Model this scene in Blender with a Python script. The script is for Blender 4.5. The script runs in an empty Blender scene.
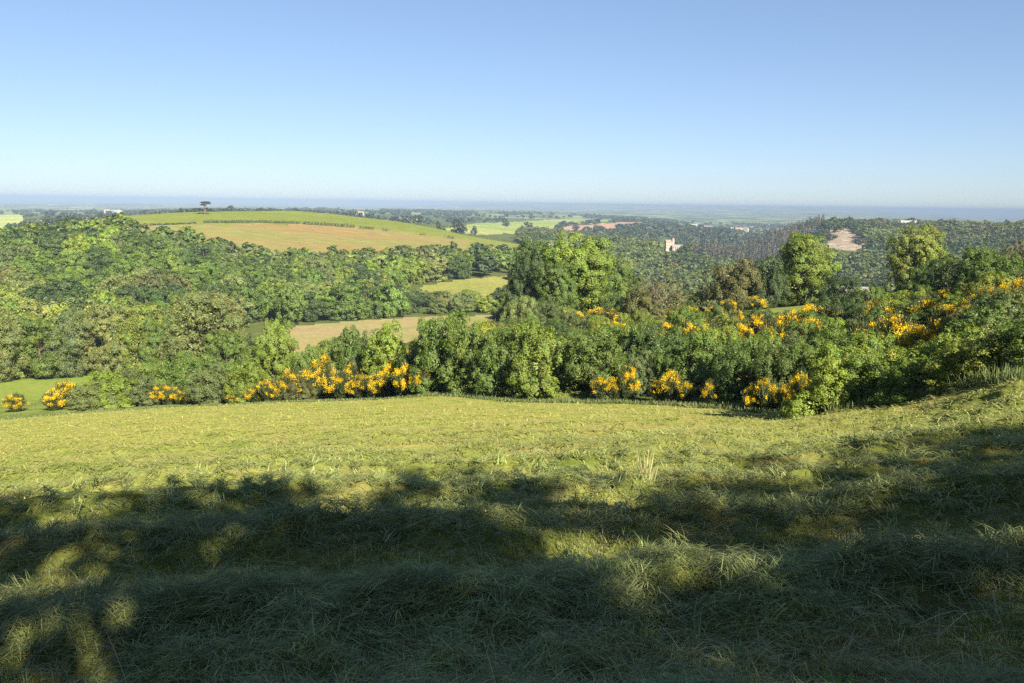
import bpy, math, random
import numpy as np
from mathutils import Matrix

SHADERS = [(-4.5, -9, 9.2, 7.0, 0), (1.0, -8.5, 9.0, 5.4, 0), (6.3, -8.5, 8.4, 4.7, 0), (13.4, -8.5, 8.9, 7.4, 0), (18.2, -8.5, 9.8, 7.6, 0), (22.8, -8.5, 11, 8.4, 0), (28, -8.5, 15.6, 9, 0), (34, -8.5, 17, 10, 0), (13.0, -4.6, 5.9, 6.2, 0), (9.9, -8.7, 5.6, 5.8, 0), (4.4, -8.8, 8.8, 6.6, 1), (-1.6, -9.4, 9.4, 6.0, 1), (12.6, -14.5, 9.9, 8.6, 2), (18.5, -14, 11.2, 8, 2)]   # x, y, height, width
R = np.random.default_rng
rad = math.radians
sc = bpy.context.scene
COL = sc.collection
W, H, F = 1024, 683, 853.3
EYE = 1.65

# ------------------------------------------------------------------ camera
PITCH, ROLL = math.atan((341.5 - 203.2) / F), math.atan(0.014)
fwd = np.array([0, math.cos(PITCH), -math.sin(PITCH)])
up0 = np.array([0, math.sin(PITCH), math.cos(PITCH)])
rt0 = np.array([1., 0, 0])
rt = rt0 * math.cos(ROLL) + up0 * math.sin(ROLL)
up = up0 * math.cos(ROLL) - rt0 * math.sin(ROLL)
cam = bpy.data.cameras.new("camera")
cam.lens, cam.sensor_width = 30.0, 36.0
cam.clip_start, cam.clip_end = 0.05, 200000
co = bpy.data.objects.new("camera", cam)
COL.objects.link(co)
M = Matrix.Identity(4)
for i in range(3):
    M[i][0], M[i][1], M[i][2] = rt[i], up[i], -fwd[i]
M[2][3] = EYE
co.matrix_world = M
sc.camera = co


def project(x, y, z):
    z = z - EYE
    zc = np.maximum(x * fwd[0] + y * fwd[1] + z * fwd[2], 1e-6)
    px = W / 2 + F * (x * rt[0] + y * rt[1] + z * rt[2]) / zc
    py = H / 2 - F * (x * up[0] + y * up[1] + z * up[2]) / zc
    return px, py


def az_of(px, py=310):
    v = fwd + rt * (px - W / 2) / F + up * (H / 2 - py) / F
    return math.atan2(v[0], v[1])


def slope_of(az, py):
    k = (H / 2 - py) / F
    uh = up[0] * np.sin(az) + up[1] * np.cos(az)
    fh = fwd[0] * np.sin(az) + fwd[1] * np.cos(az)
    return (k * fh - uh) / (up[2] - k * fwd[2])


# ------------------------------------------------------------------ noise
class VN:
    def __init__(s, seed):
        s.g = R(seed).random((256, 256))

    def __call__(s, x, y):
        xi, yi = np.floor(x).astype(np.int64), np.floor(y).astype(np.int64)
        fx, fy = x - xi, y - yi
        fx, fy = fx * fx * (3 - 2 * fx), fy * fy * (3 - 2 * fy)
        g = s.g
        a, b = g[xi & 255, yi & 255], g[(xi + 1) & 255, yi & 255]
        c, d = g[xi & 255, (yi + 1) & 255], g[(xi + 1) & 255, (yi + 1) & 255]
        return (a + (b - a) * fx) * (1 - fy) + (c + (d - c) * fx) * fy - 0.5


N1, N2, N3 = VN(1), VN(2), VN(3)


def fbm(x, y, o=4):
    s, a = 0, 1.0
    for i in range(o):
        s = s + a * N1(x * 2 ** i + 17 * i, y * 2 ** i - 31 * i)
        a *= .5
    return s


def sstep(a, b, x):
    t = np.clip((x - a) / (b - a), 0, 1)
    return t * t * (3 - 2 * t)


# ------------------------------------------------------------------ terrain profiles: ground seen at (distance, image row) per column
PROF = {
    0: "75:420 90:408 110:400 130:394 150:383 200:352 260:312 330:276 400:250 440:247 520:256 700:244 950:236 1300:226 2000:217 3000:213.5 5000:209 12000:202 35000:197.2",
    128: "75:410 88:402 110:392 130:386 160:368 220:330 280:292 350:252 410:233 440:231 500:233 560:226 650:216 720:217 850:222 1300:220 2200:214.5 3000:213 5000:209 12000:203 35000:198.7",
    256: "66:404 78:400 95:390 120:372 150:358 180:345 230:327 280:300 340:278 390:264 430:256 510:240 600:223 640:216 690:211 740:212 900:217 1500:215.5 2500:212 4000:209 12000:204.5 35000:201",
    384: "58:400 66:394 80:386 100:372 140:351 170:340 235:321 290:305 330:290 380:274 430:262 470:254 560:238 610:229 690:218.5 740:219 900:226 1500:220 2500:214 4000:210 12000:206.5 35000:203",
    512: "47:403 53:388 60:374 68:366 80:352 95:334 115:320 140:322 170:327 225:322 270:308 310:296 370:281 400:276 480:262 560:252 610:247 680:248 800:243 1100:236 1500:228 2000:222 2600:218 4000:212 8500:209 10500:207.5 13000:202.6 16000:204 34000:204.5",
    640: "45:406 50:387 60:367 75:346 95:327 115:317 130:316 160:324 250:345 350:348 450:330 600:298 750:268 880:250 960:246 1020:250 1150:250 1350:240 1600:230 1900:224 2300:222.5 2800:221.5 4500:216 8500:210 10500:209 13000:203.8 16000:206 34000:206",
    768: "38:415 43:397 52:371 65:345 88:320 104:312 116:307 130:309 180:332 250:350 350:350 500:328 700:298 850:276 950:256 1080:247 1160:240 1250:246 1500:243 2000:234 2600:231 4500:221 8500:212 10500:211 13000:205.8 16000:208 34000:208",
    704: "41:409 47:391 57:369 70:345 92:322 108:314 122:311 135:314 170:332 250:350 350:348 450:332 600:300 700:284 790:268 850:258 930:256 980:266 1040:290 1100:292 1250:268 1400:246 1600:236 1900:230.5 2300:228.5 2800:227 4500:220 8500:211 10500:209.5 13000:204.8 16000:207 34000:207",
    832: "35:416 40:396 49:368 62:340 82:318 98:308 112:302 127:302 160:314 250:340 350:340 500:322 650:296 800:270 900:253 1000:241 1100:228 1170:224 1300:232 1600:232 2000:230 3000:225 8500:214 10500:213 13000:208.4 16000:209.5 34000:209.5",
    896: "33:413 38:394 46:364 58:336 75:316 92:306 108:299 124:297 140:302 180:318 250:335 350:330 500:310 650:288 850:262 1000:244 1120:233 1250:227.5 1500:228 1800:230 3000:225 8500:216.5 10500:215.5 13000:212.5 16000:212.5 34000:212.5",
    1024: "28:383 32:368 40:342 52:317 65:301 85:291 105:287 125:290 170:305 250:318 400:312 550:293 750:266 950:248 1120:233 1250:229.5 1500:231 2000:232 3500:227 12000:219 30000:214",
}
PXC = sorted(PROF)
AZC = np.array([az_of(p) for p in PXC])
LD = np.linspace(math.log(20), math.log(60000), 700)
BPX = [0, 128, 256, 384, 512, 640, 768, 800, 836, 896, 1024]
BND = np.array([75, 75, 66, 58, 47, 45, 38, 35, 28, 27.5, 24.])
BAZ = np.array([az_of(p) for p in BPX])
rows = []
for p, a in zip(PXC, AZC):
    dd, yy = zip(*[tuple(map(float, t.split(":"))) for t in PROF[p].split()])
    s = slope_of(a, np.interp(LD, np.log(dd), yy))
    k = np.ones(9) / 9
    sp = np.concatenate([np.full(4, s[0]), s, np.full(4, s[-1])])
    rows.append(np.convolve(sp, k, 'valid'))
rows = np.array(rows)
AZD = np.linspace(-1.0, 1.0, 600)
azw = np.clip(AZD, AZC[0] - .0, AZC[-1] + .0)


def catmull(t, X, Y):
    i = np.clip(np.searchsorted(X, t) - 1, 0, len(X) - 2)
    f = ((t - X[i]) / (X[i + 1] - X[i]))[:, None]
    im, ip = np.maximum(i - 1, 0), np.minimum(i + 2, len(X) - 1)
    p0, p1, p2, p3 = Y[im], Y[i], Y[i + 1], Y[ip]
    m1, m2 = (p2 - p0) * .4, (p3 - p1) * .4
    return p1 * (2 * f**3 - 3 * f**2 + 1) + m1 * (f**3 - 2 * f**2 + f) + p2 * (3 * f**2 - 2 * f**3) + m2 * (f**3 - f**2)


TAB = catmull(azw, AZC, rows)


def bnd(az):
    return np.interp(az, BAZ, BND)


_fa = np.array([AZC[PXC.index(p)] for p in (0, 128, 256, 384, 512, 640, 768, 1024)])
_fd, _fr = bnd(_fa), np.array([420, 410, 404, 400, 403, 406, 414, 384])
_fz = EYE + slope_of(_fa, _fr) * _fd
_fx, _fy = _fd * np.sin(_fa), _fd * np.cos(_fa)
PLANE = np.linalg.lstsq(np.column_stack([_fx, _fy, _fx ** 2 / 30]), _fz, rcond=None)[0]
PRES = _fz - (PLANE[0] * _fx + PLANE[1] * _fy + PLANE[2] * _fx ** 2 / 30)
print("meadow plane", PLANE)


def rowphase(x, y):
    v = y - 0.05 * x + 0.7 * N2(x / 5 + 3, y / 9) + .35 * N3(x / 1.3, y / 3) - 0.25
    k = np.round(v / 2.65)
    return (v - k * 2.65), k


def windrow(x, y):
    t, k = rowphase(x, y)
    amp = np.clip(1.05 + 1.3 * N1(x / 2.2 + k * 7.3, k * 3.1), .25, 1.6)
    return np.exp(-(t / .55) ** 2) * amp


def hfun(x, y, bumps=True):
    x, y = np.asarray(x, float), np.asarray(y, float)
    d = np.maximum(np.hypot(x, y), .01)
    az = np.arctan2(x, y)
    zp = PLANE[0] * x + PLANE[1] * y + PLANE[2] * x * x / 30
    zp = np.where(y < 0, zp * np.exp(y / 60), zp)
    b = bnd(az)
    zp = zp + np.interp(az, _fa, PRES) * np.clip(d / b, 0, 1.2) ** 2 * sstep(1.3, .7, np.abs(az))
    i = np.clip((np.clip(az, -1, 1) + 1) / 2 * 599, 0, 598.999)
    j = np.clip((np.log(d) - LD[0]) / (LD[-1] - LD[0]) * 699, 0, 698.999)
    i0, j0 = i.astype(int), j.astype(int)
    fi, fj = i - i0, j - j0
    s = (TAB[i0, j0] * (1 - fi) + TAB[i0 + 1, j0] * fi) * (1 - fj) + (TAB[i0, j0 + 1] * (1 - fi) + TAB[i0 + 1, j0 + 1] * fi) * fj
    zt = EYE + s * d
    w = sstep(b * .80, b * 1.06, d)
    z = zp * (1 - w) + zt * w
    z = z + np.where(d > 60, fbm(x / 60, y / 60, 3) * np.minimum(d * .0035, 14) * sstep(60, 200, d) * (1 - .65 * sstep(1150, 1500, d)), 0)
    z = z + np.where(d > 8000, fbm(x / 1800 + 9, y / 3200, 4) * 40 * sstep(4500, 11000, d) * np.where(d > 11500, .35, 1), 0)
    z = np.where(d > 7000, np.minimum(z, 13. - 4 * np.abs(N1(x / 900, y / 4000))), z)
    if bumps:
        z = z + np.where(d < 80, fbm(x / 3, y / 3, 2) * .10, 0)
        near = sstep(42, 16, d)
        z = z + near * (windrow(x, y) * .16 + fbm(x * 2.6, y * 2.6, 4) * .16) + sstep(70, 10, d) * N2(x * 3, y * 3) * .05
    return z


def ground(px, d):
    a = az_of(px)
    x, y = d * math.sin(a), d * math.cos(a)
    return x, y, float(hfun(x, y, False))


# ------------------------------------------------------------------ materials
def new_mat(name):
    m = bpy.data.materials.new(name)
    m.use_nodes = True
    nt = m.node_tree
    nt.nodes.clear()
    out = nt.nodes.new("ShaderNodeOutputMaterial")
    return m, nt, out


def nd(nt, t, **kw):
    n = nt.nodes.new("ShaderNode" + t)
    for k, v in kw.items():
        if k in n.inputs.keys():
            n.inputs[k].default_value = v
        else:
            setattr(n, k, v)
    return n


def leaf_mat(name, rough=.55, trans=.33, gloss=.05):
    m, nt, out = new_mat(name)
    L = nt.links.new
    oi = nd(nt, "ObjectInfo")
    at = nd(nt, "Attribute", attribute_name="col")
    mx = nd(nt, "Mix", data_type='RGBA', blend_type='MULTIPLY')
    mx.inputs[0].default_value = 1
    L(oi.outputs["Color"], mx.inputs[6])
    L(at.outputs["Color"], mx.inputs[7])
    d = nd(nt, "BsdfDiffuse")
    t = nd(nt, "BsdfTranslucent")
    g = nd(nt, "BsdfGlossy", Roughness=rough)
    g.inputs["Color"].default_value = (.8, .85, .8, 1)
    ty = nd(nt, "Mix", data_type='RGBA', blend_type='MULTIPLY')
    ty.inputs[0].default_value = 1
    ty.inputs[7].default_value = (1.25, 1.15, .55, 1)
    L(mx.outputs[2], d.inputs["Color"])
    L(mx.outputs[2], ty.inputs[6])
    L(ty.outputs[2], t.inputs["Color"])
    a = nd(nt, "MixShader", Fac=trans)
    L(d.outputs[0], a.inputs[1]); L(t.outputs[0], a.inputs[2])
    b = nd(nt, "MixShader", Fac=gloss)
    L(a.outputs[0], b.inputs[1]); L(g.outputs[0], b.inputs[2])
    L(b.outputs[0], out.inputs[0])
    return m


def ground_mat(name, cols, scale, detail_scale=None, bump=.3, stretch=(1, 1, 1), bump_dist=.05):
    """noise blend of several ground colours, with a finer second noise"""
    m, nt, out = new_mat(name)
    L = nt.links.new
    tc = nd(nt, "TexCoord")
    mp = nd(nt, "Mapping")
    mp.inputs["Scale"].default_value = stretch
    L(tc.outputs["Object"], mp.inputs[0])
    n1 = nd(nt, "TexNoise", Scale=scale, Detail=6.0, Roughness=.62)
    n2 = nd(nt, "TexNoise", Scale=detail_scale or scale * 9, Detail=5.0, Roughness=.7)
    L(mp.outputs[0], n1.inputs["Vector"]); L(mp.outputs[0], n2.inputs["Vector"])
    r = nd(nt, "ValToRGB")
    e = r.color_ramp.elements
    k = len(cols)
    while len(e) < k:
        e.new(.5)
    for i, c in enumerate(cols):
        e[i].position = .32 + .36 * i / (k - 1)
        e[i].color = (*c, 1)
    L(n1.outputs["Fac"], r.inputs[0])
    mr = nd(nt, "MapRange")
    mr.inputs[1].default_value, mr.inputs[2].default_value = .3, .7
    mr.inputs[3].default_value, mr.inputs[4].default_value = .7, 1.3
    L(n2.outputs["Fac"], mr.inputs[0])
    mx = nd(nt, "Mix", data_type='RGBA', blend_type='MULTIPLY')
    mx.inputs[0].default_value = 1
    L(r.outputs[0], mx.inputs[6]); L(mr.outputs[0], mx.inputs[7])
    p = nd(nt, "BsdfDiffuse", Roughness=.9)
    L(mx.outputs[2], p.inputs["Color"])
    if bump:
        b = nd(nt, "Bump", Strength=bump, Distance=bump_dist)
        L(n2.outputs["Fac"], b.inputs["Height"]); L(b.outputs[0], p.inputs["Normal"])
    L(p.outputs[0], out.inputs[0])
    return m


def plain_mat(name, c, rough=.85, var=.25, scale=1.5):
    m, nt, out = new_mat(name)
    L = nt.links.new
    tc = nd(nt, "TexCoord")
    n = nd(nt, "TexNoise", Scale=scale, Detail=5.0)
    L(tc.outputs["Object"], n.inputs["Vector"])
    r = nd(nt, "ValToRGB")
    r.color_ramp.elements[0].position, r.color_ramp.elements[1].position = .3, .7
    r.color_ramp.elements[0].color = (*[v * (1 - var) for v in c], 1)
    r.color_ramp.elements[1].color = (*[min(1, v * (1 + var)) for v in c], 1)
    L(n.outputs["Fac"], r.inputs[0])
    p = nd(nt, "BsdfPrincipled", Roughness=rough)
    L(r.outputs[0], p.inputs["Base Color"])
    L(p.outputs[0], out.inputs[0])
    return m


LEAF = leaf_mat("leaf")
BLADE = leaf_mat("grass_blade", rough=.7, trans=.28, gloss=.06)
PETAL = leaf_mat("petal", trans=.3, gloss=.0)
BARK = plain_mat("bark", (.11, .085, .06), scale=3)
STEM = plain_mat("twig", (.13, .11, .07), scale=6)
CREAM = plain_mat("cream_render", (.36, .31, .245), var=.08, scale=.3)
WHITE = plain_mat("white_render", (.33, .325, .31), var=.06, scale=.3)
TILE = plain_mat("clay_tile", (.36, .22, .16), var=.2, scale=.6)
SLATE = plain_mat("stone_slate", (.24, .21, .20), var=.2, scale=1.2)
PANE = plain_mat("dark_pane", (.05, .05, .06), rough=.2)


# ------------------------------------------------------------------ mesh helpers
def mk_mesh(name, V, Q, mats, col=None, mi=None, smooth=False, nper=4):
    me = bpy.data.meshes.new(name)
    n, q = len(V), len(Q)
    me.vertices.add(n)
    me.vertices.foreach_set("co", np.ascontiguousarray(V, dtype=np.float32).ravel())
    me.loops.add(q * nper)
    me.loops.foreach_set("vertex_index", np.ascontiguousarray(Q, dtype=np.int32).ravel())
    me.polygons.add(q)
    me.polygons.foreach_set("loop_start", np.arange(0, q * nper, nper, dtype=np.int32))
    me.polygons.foreach_set("loop_total", np.full(q, nper, dtype=np.int32))
    if mi is not None:
        me.polygons.foreach_set("material_index", np.ascontiguousarray(mi, dtype=np.int32))
    me.polygons.foreach_set("use_smooth", np.full(q, smooth))
    for m in mats:
        me.materials.append(m)
    me.update(calc_edges=True)
    if col is not None:
        a = me.color_attributes.new("col", 'FLOAT_COLOR', 'POINT')
        c = np.ones((n, 4), np.float32)
        c[:, :3] = col
        a.data.foreach_set("color", c.ravel())
    return me


def tag(o, label=None, cat=None, group=None, kind=None):
    for k, v in (("label", label), ("category", cat), ("group", group), ("kind", kind)):
        if v:
            o[k] = v
    return o


def link(name, me, parent=None, color=None):
    o = bpy.data.objects.new(name, me)
    COL.objects.link(o)
    if parent is not None:
        o.parent = parent
    if color is not None:
        o.color = (*color, 1)
    return o


def unit(v):
    return v / np.maximum(np.linalg.norm(v, axis=-1, keepdims=True), 1e-9)


def leaves(g, P, Nrm, size, aspect=.6, fold=.12):
    """one folded diamond per point"""
    n = len(P)
    a = unit(np.cross(Nrm, g.normal(size=(n, 3))))
    b = np.cross(Nrm, a)
    s = (size * g.uniform(.6, 1.35, n))[:, None]
    V = np.stack([P - a * s * .5, P + b * s * .5 * aspect + Nrm * s * fold, P + a * s * .5, P - b * s * .5 * aspect + Nrm * s * fold], 1)
    return V.reshape(-1, 3)


def crown_pts(g, w, h, z0, nl, nc, n, leaf, flat=.8, low=-.6, spread=.72, core=.10, lobe=.38, minz=None, jitter=.36):
    c = np.array([0, 0, z0 + h / 2])
    E = np.array([w / 2, w / 2, h / 2])
    d = unit(g.normal(size=(nl * 4, 3)))
    d = d[d[:, 2] > low][:nl]
    nl = len(d)
    k = g.uniform(spread - .22, spread, nl)[:, None]
    LP = c + d * E * k
    LR = g.uniform(.68, 1.12, nl) * lobe * (w * w * h) ** (1 / 3) / 1.6
    LP = np.vstack([LP, c]); LR = np.append(LR, .34 * min(w, h))
    CP, CR, CD = [], [], []
    for i in range(len(LP)):
        q = unit(g.normal(size=(nc, 3)) + unit((LP[i] - c) / E + 1e-6) * .55)
        r = LR[i] * g.uniform(.78, 1.08, nc)
        CP.append(LP[i] + q * r[:, None] * [1, 1, .9]); CD.append(q); CR.append(LR[i] * g.uniform(.22, .40, nc))
    CP, CD, CR = np.vstack(CP), np.vstack(CD), np.hstack(CR)
    inside = np.zeros(len(CP), bool)
    for i in range(len(LP)):
        inside |= np.linalg.norm(CP - LP[i], axis=1) < LR[i] * .74
    CP, CD, CR = CP[~inside], CD[~inside], CR[~inside]
    ct = g.uniform(.78, 1.22, len(CP))
    ch = g.normal(0, .07, len(CP))
    m = int(n * (1 - core))
    wgt = CR ** 2
    ci = g.choice(len(CP), m, p=wgt / wgt.sum())
    dirn = unit(unit(g.normal(size=(m, 3))) + CD[ci] * .75 + [0, 0, .15])
    off = dirn * (CR[ci] * np.where(g.uniform(0, 1, m) < .85, g.normal(.95, .09, m), g.uniform(.95, 1.5, m)))[:, None] * [1, 1, flat]
    P = CP[ci] + off
    Nn = unit(dirn * .75 + CD[ci] * .3 + np.array([0, 0, .12]) + g.normal(size=(m, 3)) * jitter)
    tint = ct[ci] * g.uniform(.88, 1.12, m)
    hue = ch[ci] + g.normal(0, .05, m)
    # inner foliage so that the crown is not hollow
    k = n - m
    li = g.integers(0, len(LP), k)
    Pi = LP[li] + unit(g.normal(size=(k, 3))) * (LR[li] * g.uniform(.2, .8, k))[:, None]
    P = np.vstack([P, Pi]); Nn = np.vstack([Nn, unit(g.normal(size=(k, 3)))])
    tint = np.append(tint, np.full(k, .8)); hue = np.append(hue, np.zeros(k))
    sz = np.append(np.full(m, leaf), np.full(k, leaf * 2.2))
    if minz is not None:
        P[:, 2] = np.where(P[:, 2] < minz, minz + np.abs(g.normal(0, .12, len(P))) * h * .3, P[:, 2])
    col = np.stack([tint * (1 + hue), tint, tint * (1 - hue * .8)], 1)
    return P, Nn, sz, col


def crown_mesh(name, seed, mat=None, aspect=.6, **kw):
    g = R(seed)
    dome = kw.pop("dome", False)
    P, Nn, sz, col = crown_pts(g, **kw)
    # bring the crown to its nominal size
    z0, h, w = kw['z0'], kw['h'], kw['w']
    lo, hi = np.quantile(P[:, 2], .004), np.quantile(P[:, 2], .996)
    t = (P[:, 2] - lo) / (hi - lo)
    r_ = np.hypot(P[:, 0], P[:, 1])
    k = w / 2 / np.quantile(r_, .985)
    if dome:                      # widest low down, as bushes that meet the ground are
        k = k * (1 + .42 * np.clip(.55 - t, 0, 1))
        t = np.where(t < .5, t * .72, .36 + (t - .5) * 1.28)
    P[:, 0] *= k; P[:, 1] *= k
    P[:, 2] = z0 + h * np.clip(t, 0, 1.1)
    V = leaves(g, P, Nn, sz, aspect)
    Q = np.arange(len(V)).reshape(-1, 4)
    return mk_mesh(name, V, Q, [mat or LEAF], np.repeat(col, 4, 0))


def tube_geo(pts, rads, sides=7):
    pts, rads = np.array(pts, float), np.array(rads, float)
    V, n = [], len(pts)
    for i in range(n):
        t = unit((pts[min(i + 1, n - 1)] - pts[max(i - 1, 0)])[None])[0]
        a = unit(np.cross(t, [.31, .9, .2])[None])[0]
        b = np.cross(t, a)
        for k in range(sides):
            th = 2 * math.pi * k / sides
            V.append(pts[i] + (a * math.cos(th) + b * math.sin(th)) * rads[i])
    Q = [(i * sides + k, i * sides + (k + 1) % sides, (i + 1) * sides + (k + 1) % sides, (i + 1) * sides + k) for i in range(n - 1) for k in range(sides)]
    return np.array(V), np.array(Q)


def merge(parts):
    V, Q, o = [], [], 0
    for v, q in parts:
        V.append(v); Q.append(q + o); o += len(v)
    return np.vstack(V), np.vstack(Q)


def trunk_mesh(name, seed, h, w, r, nlimb=7, lo=.25, mat=None):
    g = R(seed)
    hh = h * .72
    bend = g.normal(0, .025 * h, (6, 2)); bend[0] = 0
    zz = np.linspace(-.25, hh, 6)
    pts = np.column_stack([np.cumsum(bend, 0) * .6, zz])
    parts = [tube_geo(pts, r * np.array([1.25, 1, .85, .68, .45, .15]))]
    for i in range(nlimb):
        t = g.uniform(lo, .85)
        k = t * 5
        p0 = pts[int(k)] + (pts[min(int(k) + 1, 5)] - pts[int(k)]) * (k % 1)
        a = g.uniform(0, 2 * math.pi)
        L = w * .42 * g.uniform(.7, 1.1)
        e = np.array([math.cos(a) * L, math.sin(a) * L, L * g.uniform(.35, .9)])
        mid = p0 + e * .5 + [0, 0, -L * .06]
        rr = r * .42 * (1 - t * .5)
        parts.append(tube_geo([p0, mid, p0 + e], [rr, rr * .6, rr * .15], 5))
    V, Q = merge(parts)
    return mk_mesh(name, V, Q, [mat or BARK], smooth=True)


# ------------------------------------------------------------------ terrain sheet, partitioned into fields
fine = np.radians(np.arange(-37, 37.01, .095))
coarse_r = np.radians(np.arange(38, 181, 2.0))
TH = np.concatenate([-coarse_r[::-1], fine, coarse_r])
TH = TH[(TH > -math.pi + 1e-4)]
rr = [.5]
while rr[-1] < 34500:
    d = rr[-1]
    rr.append(d * (1.05 if d < 2.5 else 1.0125 if d < 80 else 1.017 if d < 3000 else 1.04))
RR = np.array(rr)
nr, na = len(RR), len(TH)
X = RR[:, None] * np.sin(TH)[None]
Y = RR[:, None] * np.cos(TH)[None]
Z = hfun(X, Y)
VX = np.stack([X, Y, Z], -1).reshape(-1, 3)
ii, jj = np.meshgrid(np.arange(nr - 1), np.arange(na), indexing='ij')
j2 = (jj + 1) % na
QF = np.stack([ii * na + jj, ii * na + j2, (ii + 1) * na + j2, (ii + 1) * na + jj], -1).reshape(-1, 4)[:, ::-1]
FC = VX[QF].mean(1)
FD = np.hypot(FC[:, 0], FC[:, 1])
FA = np.arctan2(FC[:, 0], FC[:, 1])
FX, FY = project(*FC.T)
jit = fbm(FC[:, 0] / (FD * .01 + .5), FC[:, 1] / (FD * .01 + .5), 2)


def inpoly(x, y, poly):
    r = np.zeros(np.shape(x), bool)
    n = len(poly)
    for i in range(n):
        x1, y1 = poly[i]; x2, y2 = poly[(i + 1) % n]
        if y1 == y2:
            continue
        r ^= ((y1 > y) != (y2 > y)) & (x < (x2 - x1) * (y - y1) / (y2 - y1) + x1)
    return r


# (name, polygon in the photograph's pixels, distance range, material)
FIELDS = [
    ("pasture_strip_ground", [(-120, 384), (60, 378), (118, 371), (112, 390), (60, 400), (-120, 408)], (105, 165),
     ground_mat("strip_grass", [(.075, .115, .02), (.10, .13, .025), (.12, .13, .035)], .08, 1.5)),
    ("stubble_field_ground", [(235, 350), (262, 336), (300, 326), (360, 320), (430, 316), (492, 315), (498, 329), (440, 336), (350, 352), (300, 366), (240, 368)], (125, 262),
     ground_mat("stubble", [(.15, .12, .062), (.175, .14, .072), (.145, .14, .055), (.115, .13, .04)], .06, 1.2)),
    ("valley_meadow_ground", [(404, 300), (425, 285), (470, 279), (520, 275), (520, 298), (440, 305)], (270, 395),
     ground_mat("valley_grass", [(.11, .125, .032), (.14, .145, .04), (.17, .16, .06)], .03, .6)),
    ("dry_hillside_field_ground", [(120, 230), (150, 226), (250, 223.5), (330, 225), (380, 229), (440, 236), (475, 241), (462, 250), (400, 262), (300, 268), (210, 268), (150, 250)], (395, 655),
     ground_mat("dry_hillside", [(.155, .103, .043), (.135, .12, .041), (.108, .122, .032)], .012, .25, bump=.15, stretch=(.35, 1.5, 1))),
    ("green_hilltop_field_ground", [(100, 205), (540, 205), (540, 262), (440, 262), (100, 262)], (440, 775),
     ground_mat("hilltop_grass", [(0.0855, 0.1080, 0.0198), (0.1008, 0.1170, 0.0234), (0.1215, 0.1242, 0.0306)], .012, .3, bump=.15, stretch=(.35, 1.5, 1))),
    ("ploughed_field_ground", [(548, 232), (572, 226), (610, 223), (662, 219.5), (664, 223), (640, 226), (600, 231), (560, 236)], (1250, 2250),
     ground_mat("ploughed", [(.20, .12, .085), (.24, .15, .105), (.22, .15, .095)], .01, .1, bump=0)),
    ("green_plateau_field_ground", [(430, 231), (470, 224), (560, 219), (620, 217), (620, 221), (560, 226), (545, 232), (480, 235)], (1000, 2700),
     ground_mat("plateau_grass", [(.10, .15, .03), (.14, .18, .04), (.22, .19, .09)], .006, .1, bump=0)),
    ("rock_clearing_ground", [(820, 238), (832, 229), (845, 227), (858, 234), (874, 246), (856, 250), (832, 249), (826, 244)], (850, 1300),
     ground_mat("rock_scree", [(.10, .10, .05), (.25, .20, .155), (.14, .115, .08), (.32, .27, .22), (.12, .11, .06)], .09, .4, bump=.5, bump_dist=1.)),
    ("upper_pasture_ground", [(690, 320), (705, 306), (800, 302), (850, 312), (872, 300), (905, 296), (900, 316), (850, 318), (770, 322)], (78, 135),
     ground_mat("upper_grass", [(.085, .115, .028), (.12, .135, .04), (.145, .145, .06)], .1, 2.)),
    ("pale_far_field_ground", [(-60, 214), (22, 212), (24, 222), (10, 232), (-60, 236)], (600, 2600),
     ground_mat("far_pale", [(.2, .22, .08), (.17, .21, .06), (.26, .25, .11)], .004, .1, bump=0)),
]
fid = np.full(len(QF), -1)
meadow = (FD < bnd(FA) * 1.03 + jit * 1.2) | ((np.abs(FA) > 1.2) & (FD < 60))
for k, (nm, poly, (d0, d1), mt) in enumerate(FIELDS):
    m = (fid < 0) & (FD > d0) & (FD < d1) & inpoly(FX + jit * 5, FY + jit * 1.2, poly) & (FC[:, 1] > 0)
    fid[m] = k
fid[meadow] = 100
fid[(fid < 0) & (FD > 2300)] = 101
fid[(fid < 0) & (FD < 135)] = 102
GM = {
    100: ("meadow_ground", ground_mat("meadow_turf", [(.075, .10, .022), (.14, .155, .038), (.17, .14, .055)], .7, 9, bump=.6, bump_dist=.04)),
    101: ("distant_plain_ground", ground_mat("distant_plain", [(.02, .035, .015), (.04, .06, .02), (.16, .18, .07), (.03, .05, .02), (.05, .08, .03), (.32, .28, .16)], .0016, .008, bump=0)),
    102: ("rough_grass_ground", ground_mat("rough_grass", [(.05, .075, .018), (.085, .115, .025), (.13, .13, .05)], .5, 4, bump=.5, bump_dist=.2)),
    -1: ("wood_floor_ground", ground_mat("wood_floor", [(.03, .045, .012), (.05, .065, .018), (.07, .075, .025)], .05, .5, bump=.5, bump_dist=.5)),
}
for k in np.unique(fid):
    nm, mt = GM[k] if k in GM else (FIELDS[k][0], FIELDS[k][3])
    q = QF[fid == k]
    u, inv = np.unique(q, return_inverse=True)
    me = mk_mesh(nm, VX[u], inv.reshape(-1, 4), [mt], smooth=True)
    tag(link(nm, me), kind="structure")
# the disc of turf underfoot
c = np.arange(na)
V0 = np.vstack([VX[:na], [[0, 0, float(hfun(0, 0.01))]]])
me = mk_mesh("meadow_ground_underfoot", V0, np.stack([(c + 1) % na, c, np.full(na, na)], 1)[:, ::-1], [GM[100][1]], smooth=True, nper=3)
tag(link("meadow_ground_underfoot", me), kind="structure")

# ------------------------------------------------------------------ vegetation kinds
TINT = {
    'bright': (.180, .249, .025), 'mid': (.118, .184, .022), 'dark': (.052, .089, .017), 'grey': (.122, .164, .045),
    'yellow': (.205, .249, .029), 'brown': (.136, .143, .037), 'pale': (.174, .209, .052), 'deep': (.083, .134, .019),
}
LAYOUT = random.Random(7)


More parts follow.
